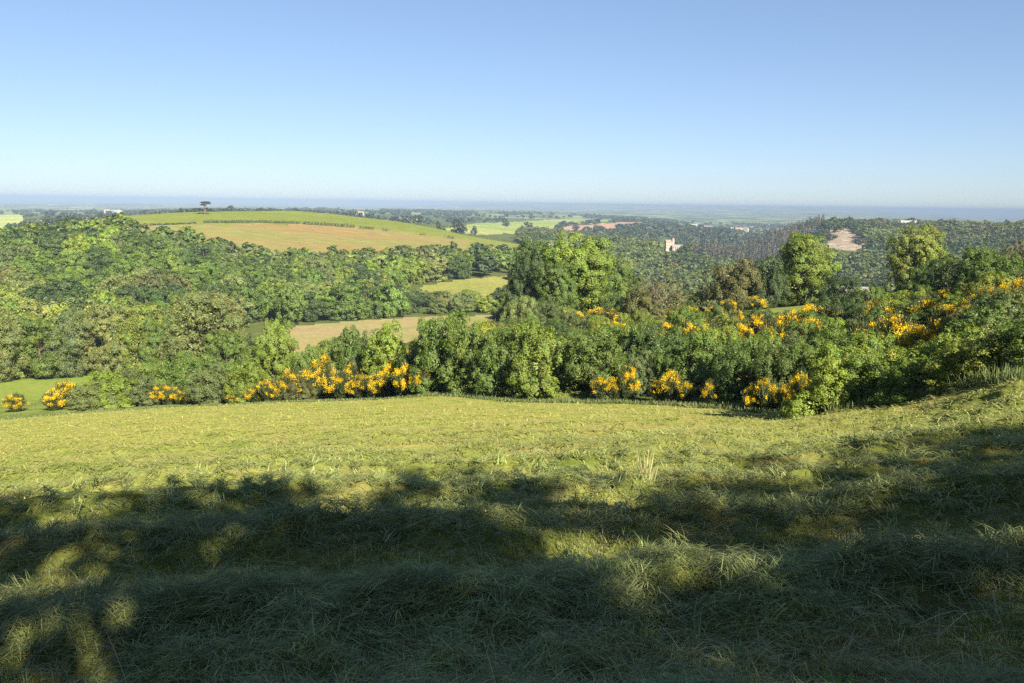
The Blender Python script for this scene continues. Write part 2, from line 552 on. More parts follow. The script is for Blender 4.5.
def fan_stems(name, seed, w, h, n=9, r=.03):
    """woody stems fanning out of one stool"""
    g = R(seed)
    parts = []
    for i in range(n):
        a = g.uniform(0, 2 * math.pi); L = w * .38 * g.uniform(.3, 1)
        e = np.array([math.cos(a) * L, math.sin(a) * L, h * g.uniform(.6, .95)])
        m = e * [.35, .35, .5] + np.append(g.normal(0, .06, 2), 0)
        parts.append(tube_geo([[0, 0, -.15], m, e], [r, r * .7, r * .2], 5))
    V, Q = merge(parts)
    return mk_mesh(name, V, Q, [STEM], smooth=True)


# shrubs, about 4 m wide and 3.6 m tall
BUSH = [crown_mesh("shrub_foliage", 100 + i, w=4.0, h=3.6, z0=.0, nl=15 + i % 3 * 3, nc=17, n=21000, leaf=.092, low=-.7,
                   spread=.80, lobe=.30, core=.10, dome=True) for i in range(7)]
BUSHSTEM = [fan_stems("shrub_stem", 200 + i, 4, 3.0) for i in range(2)]


def twig_foliage(name, seed, w, h, n, mat, leafw=.022, flowers=False):
    """broom: thin upright wands fanning from the base, or the flower sprays along their upper half"""
    g = R(seed)
    nc = 46
    a = g.uniform(0, 2 * math.pi, nc); rad_ = np.sqrt(g.uniform(0, 1, nc)) * w * .46
    hh = h * (1 - .45 * (rad_ / (w * .5)) ** 2) * g.uniform(.75, 1.1, nc)
    tip = np.column_stack([np.cos(a) * rad_, np.sin(a) * rad_, hh])
    ci = g.integers(0, nc, n)
    if flowers:
        m = 30                       # rounded sprays of blossom over the outside of the bush
        a2 = g.uniform(0, 2 * math.pi, m); el = g.uniform(.25, 1.5, m)
        C = np.column_stack([np.cos(a2) * np.cos(el) * w * .5, np.sin(a2) * np.cos(el) * w * .5, h * (.25 + .72 * np.sin(el))]) * g.uniform(.82, 1.04, (m, 1))
        rb = w * g.uniform(.03, .085, m)
        ci = g.choice(m, n, p=rb ** 2 / (rb ** 2).sum())
        P = C[ci] + g.normal(size=(n, 3)) * rb[ci][:, None] * [.8, .8, .6]
        Nn = unit(g.normal(size=(n, 3)) + [0, 0, .4])
        V = leaves(g, P, Nn, np.full(n, .062), .85, .2)
        tt = g.uniform(.55, 1.15, n)
        hue = g.normal(0, .13, n)
        col = np.stack([tt, tt * (1 + hue), tt], 1)
        return mk_mesh(name, V, np.arange(len(V)).reshape(-1, 4), [mat], np.repeat(col, 4, 0))
    t = g.uniform(.12, .95, n)
    P = tip[ci] * t[:, None] * np.column_stack([t ** .35, t ** .35, np.ones(n)])[:, :] + g.normal(size=(n, 3)) * [w * .05, w * .05, h * .04]
    P[:, 2] = np.abs(P[:, 2])
    dirv = unit(tip[ci] * [.5, .5, 1] / h + g.normal(size=(n, 3)) * .28)
    L = g.uniform(.18, .42, n)[:, None]
    s = unit(np.cross(dirv, g.normal(size=(n, 3)))) * leafw
    V = np.stack([P - s, P + s, P + dirv * L + s * .4, P + dirv * L - s * .4], 1).reshape(-1, 3)
    tt = g.uniform(.7, 1.25, n)
    col = np.stack([tt, tt, tt], 1)
    return mk_mesh(name, V, np.arange(len(V)).reshape(-1, 4), [mat], np.repeat(col, 4, 0))


BROOM = [(twig_foliage("broom_foliage", 300 + i, 2.4, 2.0, 4200, LEAF), twig_foliage("broom_flower", 300 + i, 2.4, 2.0, 3000, PETAL, flowers=True)) for i in range(4)]
BROOMSTEM = fan_stems("broom_stem", 320, 2.0, 1.6, 12, .02)

# bare-twigged brushwood: a haze of twigs with thin leaf
def twiggy(name, seed, w, h, n=160):
    g = R(seed)
    parts = []
    for i in range(n):
        d = unit(g.normal(size=(1, 3)) * [1, 1, .7] + [0, 0, .8])[0]
        b = np.array([g.normal(0, w * .12), g.normal(0, w * .12), h * g.uniform(.1, .5)])
        L = h * g.uniform(.35, .7)
        e = b + d * L * [w / h * .75, w / h * .75, 1]
        e[2] = abs(e[2])
        parts.append(tube_geo([b, (b + e) / 2 + g.normal(0, .08, 3), e], [.022, .016, .006], 3))
    V, Q = merge(parts)
    return mk_mesh(name, V, Q, [STEM])


TWIGS = [twiggy("bare_twig", 340 + i, 4, 3.4) for i in range(2)]
THIN = [crown_mesh("sparse_foliage", 350 + i, w=4, h=3.4, z0=.1, nl=9, nc=12, n=3600, leaf=.12, low=-.6, minz=.05, core=0) for i in range(2)]

# field trees, about 11 m tall: leaf spray by leaf spray
TREE = [crown_mesh("tree_crown", 400 + i, w=9.5, h=10.6, z0=.4, nl=22 + 2 * i, nc=17, n=36000, leaf=.205, jitter=.3, low=-.85, spread=.84, lobe=.33, core=.10, dome=False) for i in range(4)]
TREETRUNK = [trunk_mesh("tree_trunk", 420 + i, 11, 9, .30, 9, lo=.2) for i in range(3)]
# woodland trees, about 10 m tall
WOOD = [crown_mesh("woodland_crown", 440 + i, w=9.6, h=9.6, z0=.2, nl=11 + i % 4 * 2, nc=15, n=10500, leaf=.34, low=-.95, spread=.76, lobe=.36, core=.10) for i in range(8)]
WOODTRUNK = [trunk_mesh("woodland_trunk", 460 + i, 10, 8.5, .24, 5) for i in range(2)]

REC = []          # every plant: name, kind, place, size, for the labels


def plant(name, x, y, z, sx, sz, rot, parts, kind, tint, **extra):
    """an Empty at the plant's foot with one child per part; parts = [(name, mesh, colour)]"""
    e = bpy.data.objects.new(name, None)
    e.empty_display_size = .3
    COL.objects.link(e)
    e.location = (x, y, z)
    e.rotation_euler = (0, 0, rot)
    e.scale = (sx, sx, sz)
    for pn, me, c_ in parts:
        link(pn, me, e, c_)
    d = math.hypot(x, y)
    px, py = project(np.float64(x), np.float64(y), np.float64(z))
    r = dict(o=e, kind=kind, tint=tint, px=float(px), py=float(py), d=d, x=x, y=y, z=z, **extra)
    REC.append(r)
    return r


def vary(c, s=.10):
    k = LAYOUT.uniform(1 - s * 1.6, 1 + s * 1.6)
    h = LAYOUT.uniform(-s, s) * .6
    return (c[0] * k * (1 + h), c[1] * k, c[2] * k * (1 - h))


def shrub(px, d, hp, wp, tint, **ex):
    """hp, wp: height and width as seen, in pixels of the photograph, turned into metres at that distance"""
    x, y, z = ground(px, d)
    h, w = hp * d / 845, wp * d / 845
    rot = LAYOUT.uniform(0, 6.28)
    if tint == 'twiggy':
        return plant("bare_shrub", x, y, z - .08, w / 4, h / 3.5, rot, [("bare_twig", LAYOUT.choice(TWIGS), (1, 1, 1)), ("foliage", LAYOUT.choice(THIN), vary(TINT['brown']))], 'bare', tint, h=h, w=w, **ex)
    return plant("shrub", x, y, z - .10, w / 4, h / 3.5, rot, [("foliage", LAYOUT.choice(BUSH), vary(TINT[tint])), ("stem", LAYOUT.choice(BUSHSTEM), (1, 1, 1))], 'shrub', tint, h=h, w=w, **ex)


def broom(px, d, hp, wp, **ex):
    x, y, z = ground(px, d)
    k = ex.pop('k', .95 if px < 430 else .69)
    h, w = hp * k * d / 845, wp * 1.0 * d / 845
    f, p = LAYOUT.choice(BROOM)
    return plant("broom_bush", x, y, z - .05, w / 2.3, h / 2.0, LAYOUT.uniform(0, 6.28),
                 [("foliage", f, vary((.06, .085, .02))), ("flower", p, vary((.84, .60, .024), .06)), ("stem", BROOMSTEM, (1, 1, 1))], 'broom', 'yellow', h=h, w=w, **ex)


def tree(px, d, hp, wp, tint, k, name="field_tree", **ex):
    x, y, z = ground(px, d)
    h, w = hp * d / 845, wp * d / 845
    return plant(name, x, y, z - .2, w / 9.6, h / 11, ex.pop('rot', LAYOUT.uniform(0, 6.28)),
                 [("crown", TREE[k % 4], vary(TINT[tint], .05)), ("trunk", TREETRUNK[k % 3], (1, 1, 1))], 'tree', tint, h=h, w=w, **ex)


def B(px):
    return float(bnd(np.float64(az_of(px))))


# --- front row along the meadow edge: px, metres beyond the edge, height, width (pixels), colour
for px, off, hp, wp, t in [
    (84, 4, 27, 46, 'pale'), (106, 5, 34, 54, 'bright'), (132, 6, 34, 44, 'grey'),
    (150, 9, 42, 46, 'mid'), (172, 12, 40, 54, 'mid'), (204, 4, 40, 52, 'grey'), (190, 14, 46, 60, 'mid'), (247, 3.5, 44, 46, 'bright'), (228, 9, 38, 46, 'mid'),
    (302, 8, 52, 40, 'mid'), (318, 14, 48, 40, 'bright'), (352, 13, 66, 52, 'mid'), (330, 24, 50, 50, 'mid'), (372, 24, 56, 54, 'grey'), (448, 10, 70, 60, 'mid'), (300, 3, 26, 30, 'brown'),
    (392, 7, 72, 62, 'bright'), (366, 9, 52, 44, 'deep'), (412, 4, 46, 36, 'deep'), (440, 3.2, 74, 62, 'mid'), (470, 3.0, 78, 60, 'mid'),
    (424, 6, 72, 60, 'mid'), (506, 3.6, 66, 64, 'mid'), (540, 2.6, 72, 78, 'bright'), (484, 9, 60, 56, 'yellow'),
    (566, 8.5, 50, 44, 'deep'), (602, 2.8, 68, 78, 'mid'), (640, 3.4, 44, 44, 'grey'), (652, 7, 60, 66, 'deep'), (632, 9, 56, 60, 'mid'),
    (676, 4.4, 46, 46, 'mid'), (702, 4.6, 60, 64, 'mid'), (718, 8.5, 62, 52, 'bright'), (742, 3.8, 56, 60, 'deep'), (764, 6.5, 58, 60, 'mid'), (786, 3.8, 60, 58, 'deep'),
    (806, 6.5, 56, 56, 'mid'), (834, .6, 66, 80, 'bright'), (862, 4, 66, 80, 'yellow'), (884, 1.4, 58, 78, 'mid'),
    (912, 4, 60, 80, 'yellow'), (936, 1.0, 48, 80, 'bright'), (962, 4.5, 60, 78, 'bright'), (984, 1.0, 46, 80, 'yellow'),
    (1012, 4, 58, 78, 'pale'), (1034, 1.6, 58, 84, 'mid'), (1064, 4, 62, 80, 'bright'), (1092, 2.5, 64, 84, 'deep')]:
    shrub(px, B(px) + off, hp, wp * 1.05, t, zone='front')
# --- broom in flower
for px, d, hp, wp in [
    (7, 84, 17, 20), (46, 82, 18, 22), (58, 86, 25, 26), (152, 80, 20, 18), (163, 79, 21, 22), (176, 78, 16, 14), (227, 70, 13, 15),
    (274, 67, 22, 22), (290, 69, 34, 26), (306, 66.5, 34, 30), (322, 70, 44, 26), (338, 64, 30, 30), (352, 66, 36, 24), (358, 63, 26, 24), (372, 62, 26, 26), (388, 62, 32, 24), (396, 64, 42, 30), (404, 60.5, 26, 20), (334, 78, 44, 30), (320, 84, 36, 30), (288, 86, 44, 24),
    (326, 96, 30, 30), (357, 90, 38, 26), (370, 84, 34, 24), (415, 79, 40, 22), (436, 84, 36, 22), (478, 66, 68, 28), (492, 68, 64, 26),
    (572, 105, 20, 20), (598, 104, 22, 22), (610, 100, 24, 22), (620, 48.5, 24, 26), (612, 50, 34, 24), (628, 54, 56, 26), (655, 60, 58, 24), (670, 46.5, 26, 22), (676, 49, 50, 22),
    (676, 96, 22, 20), (690, 92, 26, 20), (714, 88, 26, 22), (700, 57, 66, 30), (712, 55, 68, 26), (686, 65, 48, 24), (728, 106, 20, 18), (755, 108, 22, 22),
    (768, 40, 24, 24), (756, 43, 42, 22), (700, 74, 40, 26), (743, 62, 42, 24), (760, 64, 46, 28), (776, 60, 48, 28), (790, 63, 44, 30), (806, 66, 42, 34), (822, 68, 38, 34), (838, 70, 32, 26), (770, 70, 34, 24), (812, 58, 44, 32), (784, 54, 44, 28),
    (794, 40, 40, 22), (812, 39.5, 38, 22), (886, 58, 44, 30), (894, 62, 40, 24), (924, 41, 64, 32), (950, 48, 50, 34), (944, 42, 58, 30), (968, 44, 56, 26), (984, 50, 54, 32), (978, 56, 46, 26), (970, 64, 34, 22), (1014, 48, 58, 30), (1020, 54, 52, 26), (930, 60, 34, 18), (945, 66, 34, 20), (1040, 50, 58, 30)]:
    broom(px, d, hp, wp, zone='broom')
for px, off, hp, wp in [(604, .9, 26, 24), (616, 1.1, 24, 26), (630, 1.0, 36, 22), (662, .8, 24, 22), (674, 1.0, 32, 24), (690, 1.3, 22, 20), (716, 1.4, 26, 20),
                        (760, .8, 26, 24), (772, 1.1, 34, 22), (793, .9, 30, 24), (806, 1.2, 42, 24), (252, 2.2, 18, 20), (266, 1.6, 24, 22), (420, 1.4, 30, 22), (404, 1.6, 34, 26)]:
    broom(px, B(px) + off, hp, wp, zone='broom', k=1.)
for _ in range(22):
    px = LAYOUT.uniform(610, 960)
    d = B(px) + LAYOUT.uniform(7, 40)
    s_ = LAYOUT.uniform(1.5, 2.5)
    broom(px, d, s_ * 845 / d, s_ * LAYOUT.uniform(.8, 1.1) * 845 / d, zone='broom', k=1.)
# --- upper scrub and the brushwood on the brow
for px, d, hp, wp, t in [
    (660, 110, 46, 60, 'twiggy'), (640, 106, 34, 46, 'brown'), (615, 108, 30, 46, 'deep'), (684, 114, 24, 40, 'deep'), (735, 112, 50, 64, 'brown'), (722, 114, 44, 50, 'twiggy'), (768, 113, 48, 40, 'dark'), (752, 116, 46, 46, 'dark'),
     (840, 112, 26, 46, 'dark'),  (955, 78, 42, 62, 'dark'), (925, 84, 40, 56, 'deep'), (985, 74, 46, 60, 'mid'), (1006, 84, 44, 66, 'twiggy'), (976, 92, 36, 50, 'twiggy'),
    (1030, 80, 50, 60, 'twiggy'), (1060, 78, 54, 66, 'deep'), (930, 96, 30, 50, 'mid'), (995, 66, 40, 60, 'deep'), (1090, 80, 60, 70, 'mid'),
    (545, 104, 24, 40, 'grey'), (520, 100, 34, 40, 'pale'), (530, 108, 26, 40, 'mid')]:
    shrub(px, d, hp, wp, t, zone='brow')
# --- field trees
for px, d, hp, wp, t, k, rot in [
    (528, 116, 66, 46, 'dark', 0, .5), (536, 122, 78, 56, 'deep', 2, 1.9), (574, 119, 84, 84, 'bright', 1, 3.6), (602, 126, 66, 54, 'mid', 3, 2.2), (556, 112, 60, 46, 'mid', 3, 5.1), (628, 128, 48, 46, 'deep', 0, 4.0),
    (801, 121, 68, 64, 'bright', 2, .9), (779, 124, 46, 40, 'mid', 0, 2.6), (912, 116, 66, 50, 'yellow', 3, 5.0), (934, 121, 50, 42, 'mid', 1, 1.2),
    (270, 79, 80, 50, 'bright', 1, 4.4), (206, 118, 84, 72, 'pale', 2, 2.8), (180, 126, 50, 46, 'pale', 1, .3), (226, 114, 50, 42, 'mid', 0, 5.7), (240, 126, 40, 38, 'grey', 3, 1.0)]:
    tree(px, d, hp, wp, t, k, rot=rot, zone='fieldtree')
# --- left row across the pasture strip
for px, hp, wp, t, k in [(-45, 66, 60, 'pale', 1), (6, 62, 52, 'pale', 0), (38, 58, 50, 'mid', 1), (66, 60, 46, 'grey', 2), (92, 62, 46, 'pale', 3), (118, 70, 54, 'pale', 1), (143, 66, 50, 'yellow', 2), (158, 56, 44, 'mid', 0)]:
    tree(px, 154 - max(0, px - 90) * .12, hp, wp, t, k, zone='leftrow')

# --- low cover: more scrub between the hand-placed bushes
taken = [(r['x'], r['y'], r['w']) for r in REC]
g = R(11)
n_fill = 0
for it in range(9000):
    px = g.uniform(150, 1110)
    b = B(px)
    dm = np.interp(px, [150, 256, 330, 400, 512, 640, 768, 896, 1110], [102, 84, 76, 82, 92, 88, 74, 72, 92])
    d = math.sqrt(g.uniform((b + 6) ** 2, dm ** 2))
    if d < b + 6:
        continue
    x, y, z = ground(px, d)
    if any((x - a) ** 2 + (y - c_) ** 2 < (.36 * w + 1.15) ** 2 for a, c_, w in taken):
        continue
    qx, qy = project(np.float64(x), np.float64(y), np.float64(z))
    if inpoly(np.array([qx]), np.array([qy]), FIELDS[8][1])[0] and d > 78:
        continue
    w = g.uniform(2.7, 4.2); h = w * g.uniform(.5, .78)
    if px < 330:
        h *= .52
    t = g.choice(['mid', 'mid', 'deep', 'bright', 'grey', 'yellow', 'brown', 'dark'])
    r = shrub(px, d, h * 845 / d, w * 845 / d, str(t), zone='scrub')
    taken.append((x, y, w))
    n_fill += 1
    if n_fill >= 165:
        break

# ------------------------------------------------------------------ woods: which ground is wooded, and what of it can be seen

azg = np.linspace(-.70, .70, 500)
dg = np.exp(LD)
dg = dg[(dg > 30) & (dg < 6000)]
gx, gy = dg[None] * np.sin(azg)[:, None], dg[None] * np.cos(azg)[:, None]
gs = (hfun(gx, gy, False) - EYE) / dg[None]
cmax = np.maximum.accumulate(gs, 1)


def visible(x, y, z, hgt, margin=.012):
    d = np.hypot(x, y); az = np.arctan2(x, y)
    i = np.clip(np.round((az + .70) / 1.40 * 499).astype(int), 0, 499)
    j = np.clip(np.searchsorted(dg, d * .97) - 1, 0, len(dg) - 1)
    return (z + hgt - EYE) / d > cmax[i, j] - margin


def jittered(seed, step, az0, az1, d0, d1, jit=.38):
    g = R(seed)
    x0 = min(d1 * math.sin(az0), d0 * math.sin(az0)); x1 = d1 * math.sin(az1) if az1 > 0 else d0 * math.sin(az1)
    xs = np.arange(min(x0, x1) - 5, max(x0, x1) + 5, step); ys = np.arange(20, d1 + 5, step)
    gx, gy = np.meshgrid(xs, ys)
    x = (gx + g.uniform(-jit, jit, gx.shape) * step).ravel(); y = (gy + g.uniform(-jit, jit, gx.shape) * step).ravel()
    d, a = np.hypot(x, y), np.arctan2(x, y)
    k = (d > d0) & (d < d1) & (a > az0) & (a < az1)
    return x[k], y[k]


def in_fields(x, y, z, names, grow=0):
    qx, qy = project(x, y, z)
    d = np.hypot(x, y)
    r = np.zeros(len(x), bool)
    for nm, poly, (d0, d1), _ in FIELDS:
        if nm in names:
            r |= inpoly(qx, qy, poly) & (d > d0) & (d < d1)
    return r


OPEN = [f[0] for f in FIELDS]
# individual woodland trees
x, y = jittered(21, 9.6, az_of(-90), az_of(548), 158, 560)
z = hfun(x, y, False)
d = np.hypot(x, y)
qx, qy = project(x, y, z)
w0 = np.interp(qx, [-120, 0, 120, 200, 256, 384, 470, 512, 560], [160, 160, 158, 168, 226, 230, 224, 222, 150])
w1 = np.interp(qx, [-120, 0, 140, 200, 256, 300, 384, 440, 480, 520, 560], [425, 425, 428, 414, 424, 428, 436, 520, 540, 560, 560])
k = (d > w0) & (d < w1) & ~in_fields(x, y, z, OPEN) & visible(x, y, z, 10) & (qx < 556)
# keep the small valley meadow open to view: low trees only in front of it
x, y, z, d, qx, qy = (v[k] for v in (x, y, z, d, qx, qy))
o = np.argsort(d)
x, y, z, d, qx, qy = (v[o] for v in (x, y, z, d, qx, qy))
g = R(23)
WT = ['mid', 'deep', 'deep', 'dark', 'mid', 'grey', 'bright', 'pale', 'brown', 'dark']
NIND = 285
patch = fbm(x / 45, y / 45, 2)
rest = []
for i in range(len(x)):
    h = g.uniform(7.5, 11.5); w = g.uniform(9.5, 13)
    before = 400 < qx[i] < 530 and d[i] < 312
    if before:
        h, w = g.uniform(4.5, 6.5), g.uniform(6, 8.5)
    t = WT[int(np.clip((patch[i] + .55 + g.normal(0, .22)) * 9, 0, 9))]
    if d[i] < 215 and g.random() < .6:
        t = str(g.choice(['pale', 'grey', 'mid', 'yellow']))
    if i < NIND:
        plant("woodland_tree", x[i], y[i], z[i] - .4, w / 9.6, h / 9.8, g.uniform(0, 6.28),
              [("crown", WOOD[i % 8], tuple(1.22 * q for q in vary(TINT[t]))), ("trunk", WOODTRUNK[i % 2], (1, 1, 1))], 'wood', t, h=h, w=w, zone='wood')
    else:
        rest.append((x[i], y[i], z[i], w, h, t))
print("woodland", len(x), "rest", len(rest))


def merged_wood(name, items, nleaf, leaf, seed, protos=6, **kw):
    """a far-off wood that reads as one mass: [(x, y, z, width, height, rgb)]"""
    g = R(seed)
    P = [crown_pts(R(seed + 1 + i), w=9., h=8., z0=.5, nl=5, nc=6, n=nleaf, leaf=leaf, low=-.3, core=.12, spread=.7, lobe=.42, jitter=.16) for i in range(protos)]
    PV = [leaves(R(seed + 50 + i), p[0], p[1], p[2], .75) for i, p in enumerate(P)]
    V, C = [], []
    for i, (x, y, z, w, h, c_) in enumerate(items):
        k = i % protos
        th = g.uniform(0, 6.28)
        cs, sn = math.cos(th), math.sin(th)
        v = PV[k]
        V.append(np.column_stack([(v[:, 0] * cs - v[:, 1] * sn) * w / 9 + x, (v[:, 0] * sn + v[:, 1] * cs) * w / 9 + y, v[:, 2] * h / 9 + z]))
        C.append(np.repeat(P[k][3], 4, 0) * np.array(vary(c_)))
    V, C = np.vstack(V).astype(np.float32), np.vstack(C)
    me = mk_mesh(name, V, np.arange(len(V)).reshape(-1, 4), [LEAF], C)
    return tag(link(name, me, color=(1, 1, 1)), kind="stuff")


if rest:
    merged_wood("background_woods", [(a, b, c_, w, h, TINT[t]) for a, b, c_, w, h, t in rest], 1500, .75, 500)
# hillside woods round the castle and on the right-hand ridge, farther away
x, y = jittered(31, 8.2, az_of(520), az_of(1110), 190, 1330)
z = hfun(x, y, False); d = np.hypot(x, y)
qx, qy = project(x, y, z)
rock = in_fields(x, y, z, ['rock_clearing_ground']) & (N2(x / 14, y / 14) > .40)
sel = visible(x, y, z, 9, .016) & (~in_fields(x, y, z, OPEN) | rock)
for up_ in (4, 9):
    sel &= ~(inpoly(qx, qy - up_, FIELDS[7][1]) & (d > 760) & ~rock)
sel &= ~((np.abs(qx - 671) < 13) & (d > 840) & (d < 985))
x, y, z, d, qx, qy = (v[sel] for v in (x, y, z, d, qx, qy))
conif = (d > 830) & inpoly(qx, qy, [(690, 262), (700, 240), (745, 226), (790, 212), (838, 212), (812, 240), (760, 275), (720, 285)])
near = np.hypot(x, y) < 520
pt = fbm(x / 60, y / 60, 3)


def wood_rgb(i):
    t = np.clip(pt[i] * 1.5 + .5 + g.normal(0, .12), 0, 1)
    a, b = np.array((.045, .078, .014)), np.array((.14, .165, .027))
    if d[i] < 1000 and qx[i] < 716:
        a, b = np.array((.06, .10, .015)), np.array((.165, .20, .028))
    if qx[i] > 716:
        a, b = np.array((.042, .075, .016)), np.array((.135, .165, .030))
    c_ = a + (b - a) * t
    if g.random() < .04:
        c_ = np.array((.15, .12, .07))
    return tuple(c_)


it = [(x[i], y[i], z[i] - .5, w, w * g.uniform(.5, .78), wood_rgb(i)) for i, w in enumerate(g.uniform(9, 17, len(x))) if not conif[i] and not near[i]]
print("hill wood", len(it), "near", int((near & ~conif).sum()), "conif", int(conif.sum()))
merged_wood("hillside_woods", it, 240, 1.25, 520)
it = [(x[i], y[i], z[i] - .5, g.uniform(8.5, 12.5), g.uniform(7.5, 11), wood_rgb(i)) for i in range(len(x)) if not conif[i] and near[i]]
if it:
    merged_wood("valley_woods", it, 900, .9, 540)


def merged_conifers(name, items, seed):
    g = R(seed)
    V, C = [], []
    n = 110
    for (x, y, z, w, h, c_) in items:
        t = np.sqrt(g.uniform(0, 1, n)); th = g.uniform(0, 6.28, n)
        rr_ = t * w * .5 * g.uniform(.6, 1.1, n)
        P = np.column_stack([x + np.cos(th) * rr_, y + np.sin(th) * rr_, z + h * (1 - t * .88)])
        Nn = unit(np.column_stack([np.cos(th), np.sin(th), np.full(n, .8)]) + g.normal(size=(n, 3)) * .4)
        V.append(leaves(g, P, Nn, np.full(n, 1.25), .7)); C.append(np.repeat(np.array(vary(c_, .2))[None] * g.uniform(.7, 1.25, (n, 1)), 4, 0))
    V = np.vstack(V)
    me = mk_mesh(name, V, np.arange(len(V)).reshape(-1, 4), [LEAF], np.vstack(C))
    tag(link(name, me, color=(1, 1, 1)), kind="stuff")


xc, yc = jittered(41, 5.6, az_of(680), az_of(845), 830, 1330)
zc = hfun(xc, yc, False)
qx, qy = project(xc, yc, zc); d = np.hypot(xc, yc)
k = inpoly(qx, qy, [(690, 262), (700, 240), (745, 226), (790, 212), (838, 212), (812, 240), (760, 275), (720, 285)]) & visible(xc, yc, zc, 14) & ~in_fields(xc, yc, zc, OPEN)
merged_conifers("conifer_woods", [(a, b, c_ - .5, g.uniform(3.6, 5.4), g.uniform(12, 21), (.035, .045, .026) if g.random() < .55 else (.13, .115, .08)) for a, b, c_ in zip(xc[k], yc[k], zc[k])], 560)
# the plateau beyond: hedges and copses in clumps, thinning out into the plain
g = R(61)
n = 26000
a_ = g.uniform(-.66, .66, n); d = np.sqrt(g.uniform(900 ** 2, 3600 ** 2, n))
x, y = d * np.sin(a_), d * np.cos(a_)
z = hfun(x, y, False)
qx, qy = project(x, y, z)
dens = fbm(x / 190 + 5, y / 420, 3)
slope_wood = (qx > 555) & (qx < 770) & (d > 1330) & (d < 1930)
k = ((dens > .22) | (np.abs(N3(x / 420, y / 160)) < .018) | slope_wood) & ~in_fields(x, y, z, OPEN) & visible(x, y, z, 9, .004) & ((d > 1300) | ((qx < 640) & (d > 950)) | (qx < 100) | (qx > 1000))
k &= ~((qx > 100) & (qx < 430) & (d < 1200))
it = [(a, b, c_ - .5, w, w * g.uniform(.6, .85), (.04, .065, .02) if g.random() < .7 else (.07, .09, .03)) for a, b, c_, w in zip(x[k], y[k], z[k], g.uniform(9, 16, k.sum()))]
print("plateau", len(it))
merged_wood("plateau_woods", it, 70, 2.6, 580)
# ------------------------------------------------------------------ grass: mown hay in windrows, stubble between, rough verge
def blades(x, y, zoff, az, pitch, L, wd_, sag, col, name, parent=None):
    n = len(x)
    z = hfun(x, y) + zoff
    P0 = np.column_stack([x, y, z])
    D = np.column_stack([np.cos(az) * np.cos(pitch), np.sin(az) * np.cos(pitch), np.sin(pitch)])
    S = np.column_stack([-np.sin(az), np.cos(az), np.zeros(n)]) * wd_[:, None] * .5
    P1 = P0 + D * (L * .55)[:, None]
    P2 = P0 + D * L[:, None]
    P2[:, 2] -= L * sag
    V = np.stack([P0 - S, P0 + S, P1 - S * .9, P1 + S * .9, P2 - S * .25, P2 + S * .25], 1).reshape(-1, 3)
    b = np.arange(n)[:, None] * 6
    Q = np.stack([b + [0, 1, 3, 2], b + [2, 3, 5, 4]], 1).reshape(-1, 4)
    me = mk_mesh(name, V, Q, [BLADE], np.repeat(col, 6, 0))
    return link(name, me, parent, (1, 1, 1))


def pick(g, pal, n, s=.15):
    c_ = np.array(pal)[g.integers(0, len(pal), n)]
    return c_ * g.uniform(1 - s, 1 + s, (n, 1)) * g.uniform(1 - s * .4, 1 + s * .4, (n, 3))


g = R(71)
n = 1150000
u = g.uniform(0, 1, n)
d = 1 / (1 / 2.2 + (1 / 78 - 1 / 2.2) * u)
a_ = g.uniform(-1, 1, n) * np.interp(d, [2, 4.5, 7, 14, 40], [1.5, 1.4, 1.05, .76, .66])
x, y = d * np.sin(a_), d * np.cos(a_)
ok = (d < bnd(a_) * 1.02)
x, y, d = x[ok], y[ok], d[ok]
n = len(x)
wr = windrow(x, y) * np.interp(d, [14, 45], [1, .35])
big = fbm(x / 4, y / 4, 3)
is_hay = g.uniform(0, 1, n) < np.clip(np.interp(d, [5, 14], [.12, .22]) + wr * .95 + big * .25, .06, .97)
sc_ = np.interp(d, [3, 8, 20, 45, 75], [.85, 1, 1.5, 2.4, 3.4])
Lh = np.where(is_hay, g.uniform(.05, .20, n) * sc_, g.uniform(.025, .06, n) * np.sqrt(sc_))
wdt = np.maximum(np.where(is_hay, .0030, .0036), d * .00072) * g.uniform(.6, 1.6, n)
wisp = np.clip(fbm(x * 3.1, y * 3.1, 3) + .15, -.4, .8)
pitch = np.where(is_hay, g.normal(.06, .30, n), g.uniform(.8, 1.5, n))
pitch = pitch * np.interp(d, [6, 20], [1, .55])
zoff = np.where(is_hay, g.uniform(-.01, .03, n) + np.maximum(wisp, 0) * .10 * g.uniform(0, 1, n) + wr * g.uniform(0, .09, n), -.01)
az = g.uniform(0, 6.28, n)
# each hay strand near the camera joins the wisp of its own patch of ground
order = np.argsort(np.floor(np.arctan2(x, y) * 40) * 1000 + np.floor(np.log(d) * 40))
wid = np.empty(n, int); wid[order] = np.arange(n) // 14
nw = wid.max() + 1
cx, cy = np.bincount(wid, x) / np.bincount(wid), np.bincount(wid, y) / np.bincount(wid)
cx += g.normal(0, .05, nw); cy += g.normal(0, .05, nw)
waz, wz, wp = g.uniform(0, 6.28, nw), np.abs(g.normal(0, .045, nw)), g.normal(.05, .24, nw)
j_ = is_hay & (d < 15)
az = np.where(j_, waz[wid] + g.normal(0, .38, n), az)
sp = .035 * sc_
x = np.where(j_, cx[wid] + g.normal(0, 1, n) * sp, x); y = np.where(j_, cy[wid] + g.normal(0, 1, n) * sp, y)
pitch = np.where(j_, wp[wid] + g.normal(0, .14, n), pitch)
zoff = np.where(j_, zoff * .6 + wz[wid], zoff)
wtone = np.exp(g.normal(0, .28, nw))
hay = pick(g, [(.11, .18, .05), (.17, .25, .08), (.25, .30, .11), (.08, .14, .035), (.14, .22, .075), (.34, .34, .16)], n, .25)
stub = pick(g, [(.11, .17, .03), (.15, .20, .04), (.20, .22, .06), (.28, .24, .10), (.08, .13, .025)], n)
fade = np.clip(big[:, None] * 1.1 + .5, 0, 1)
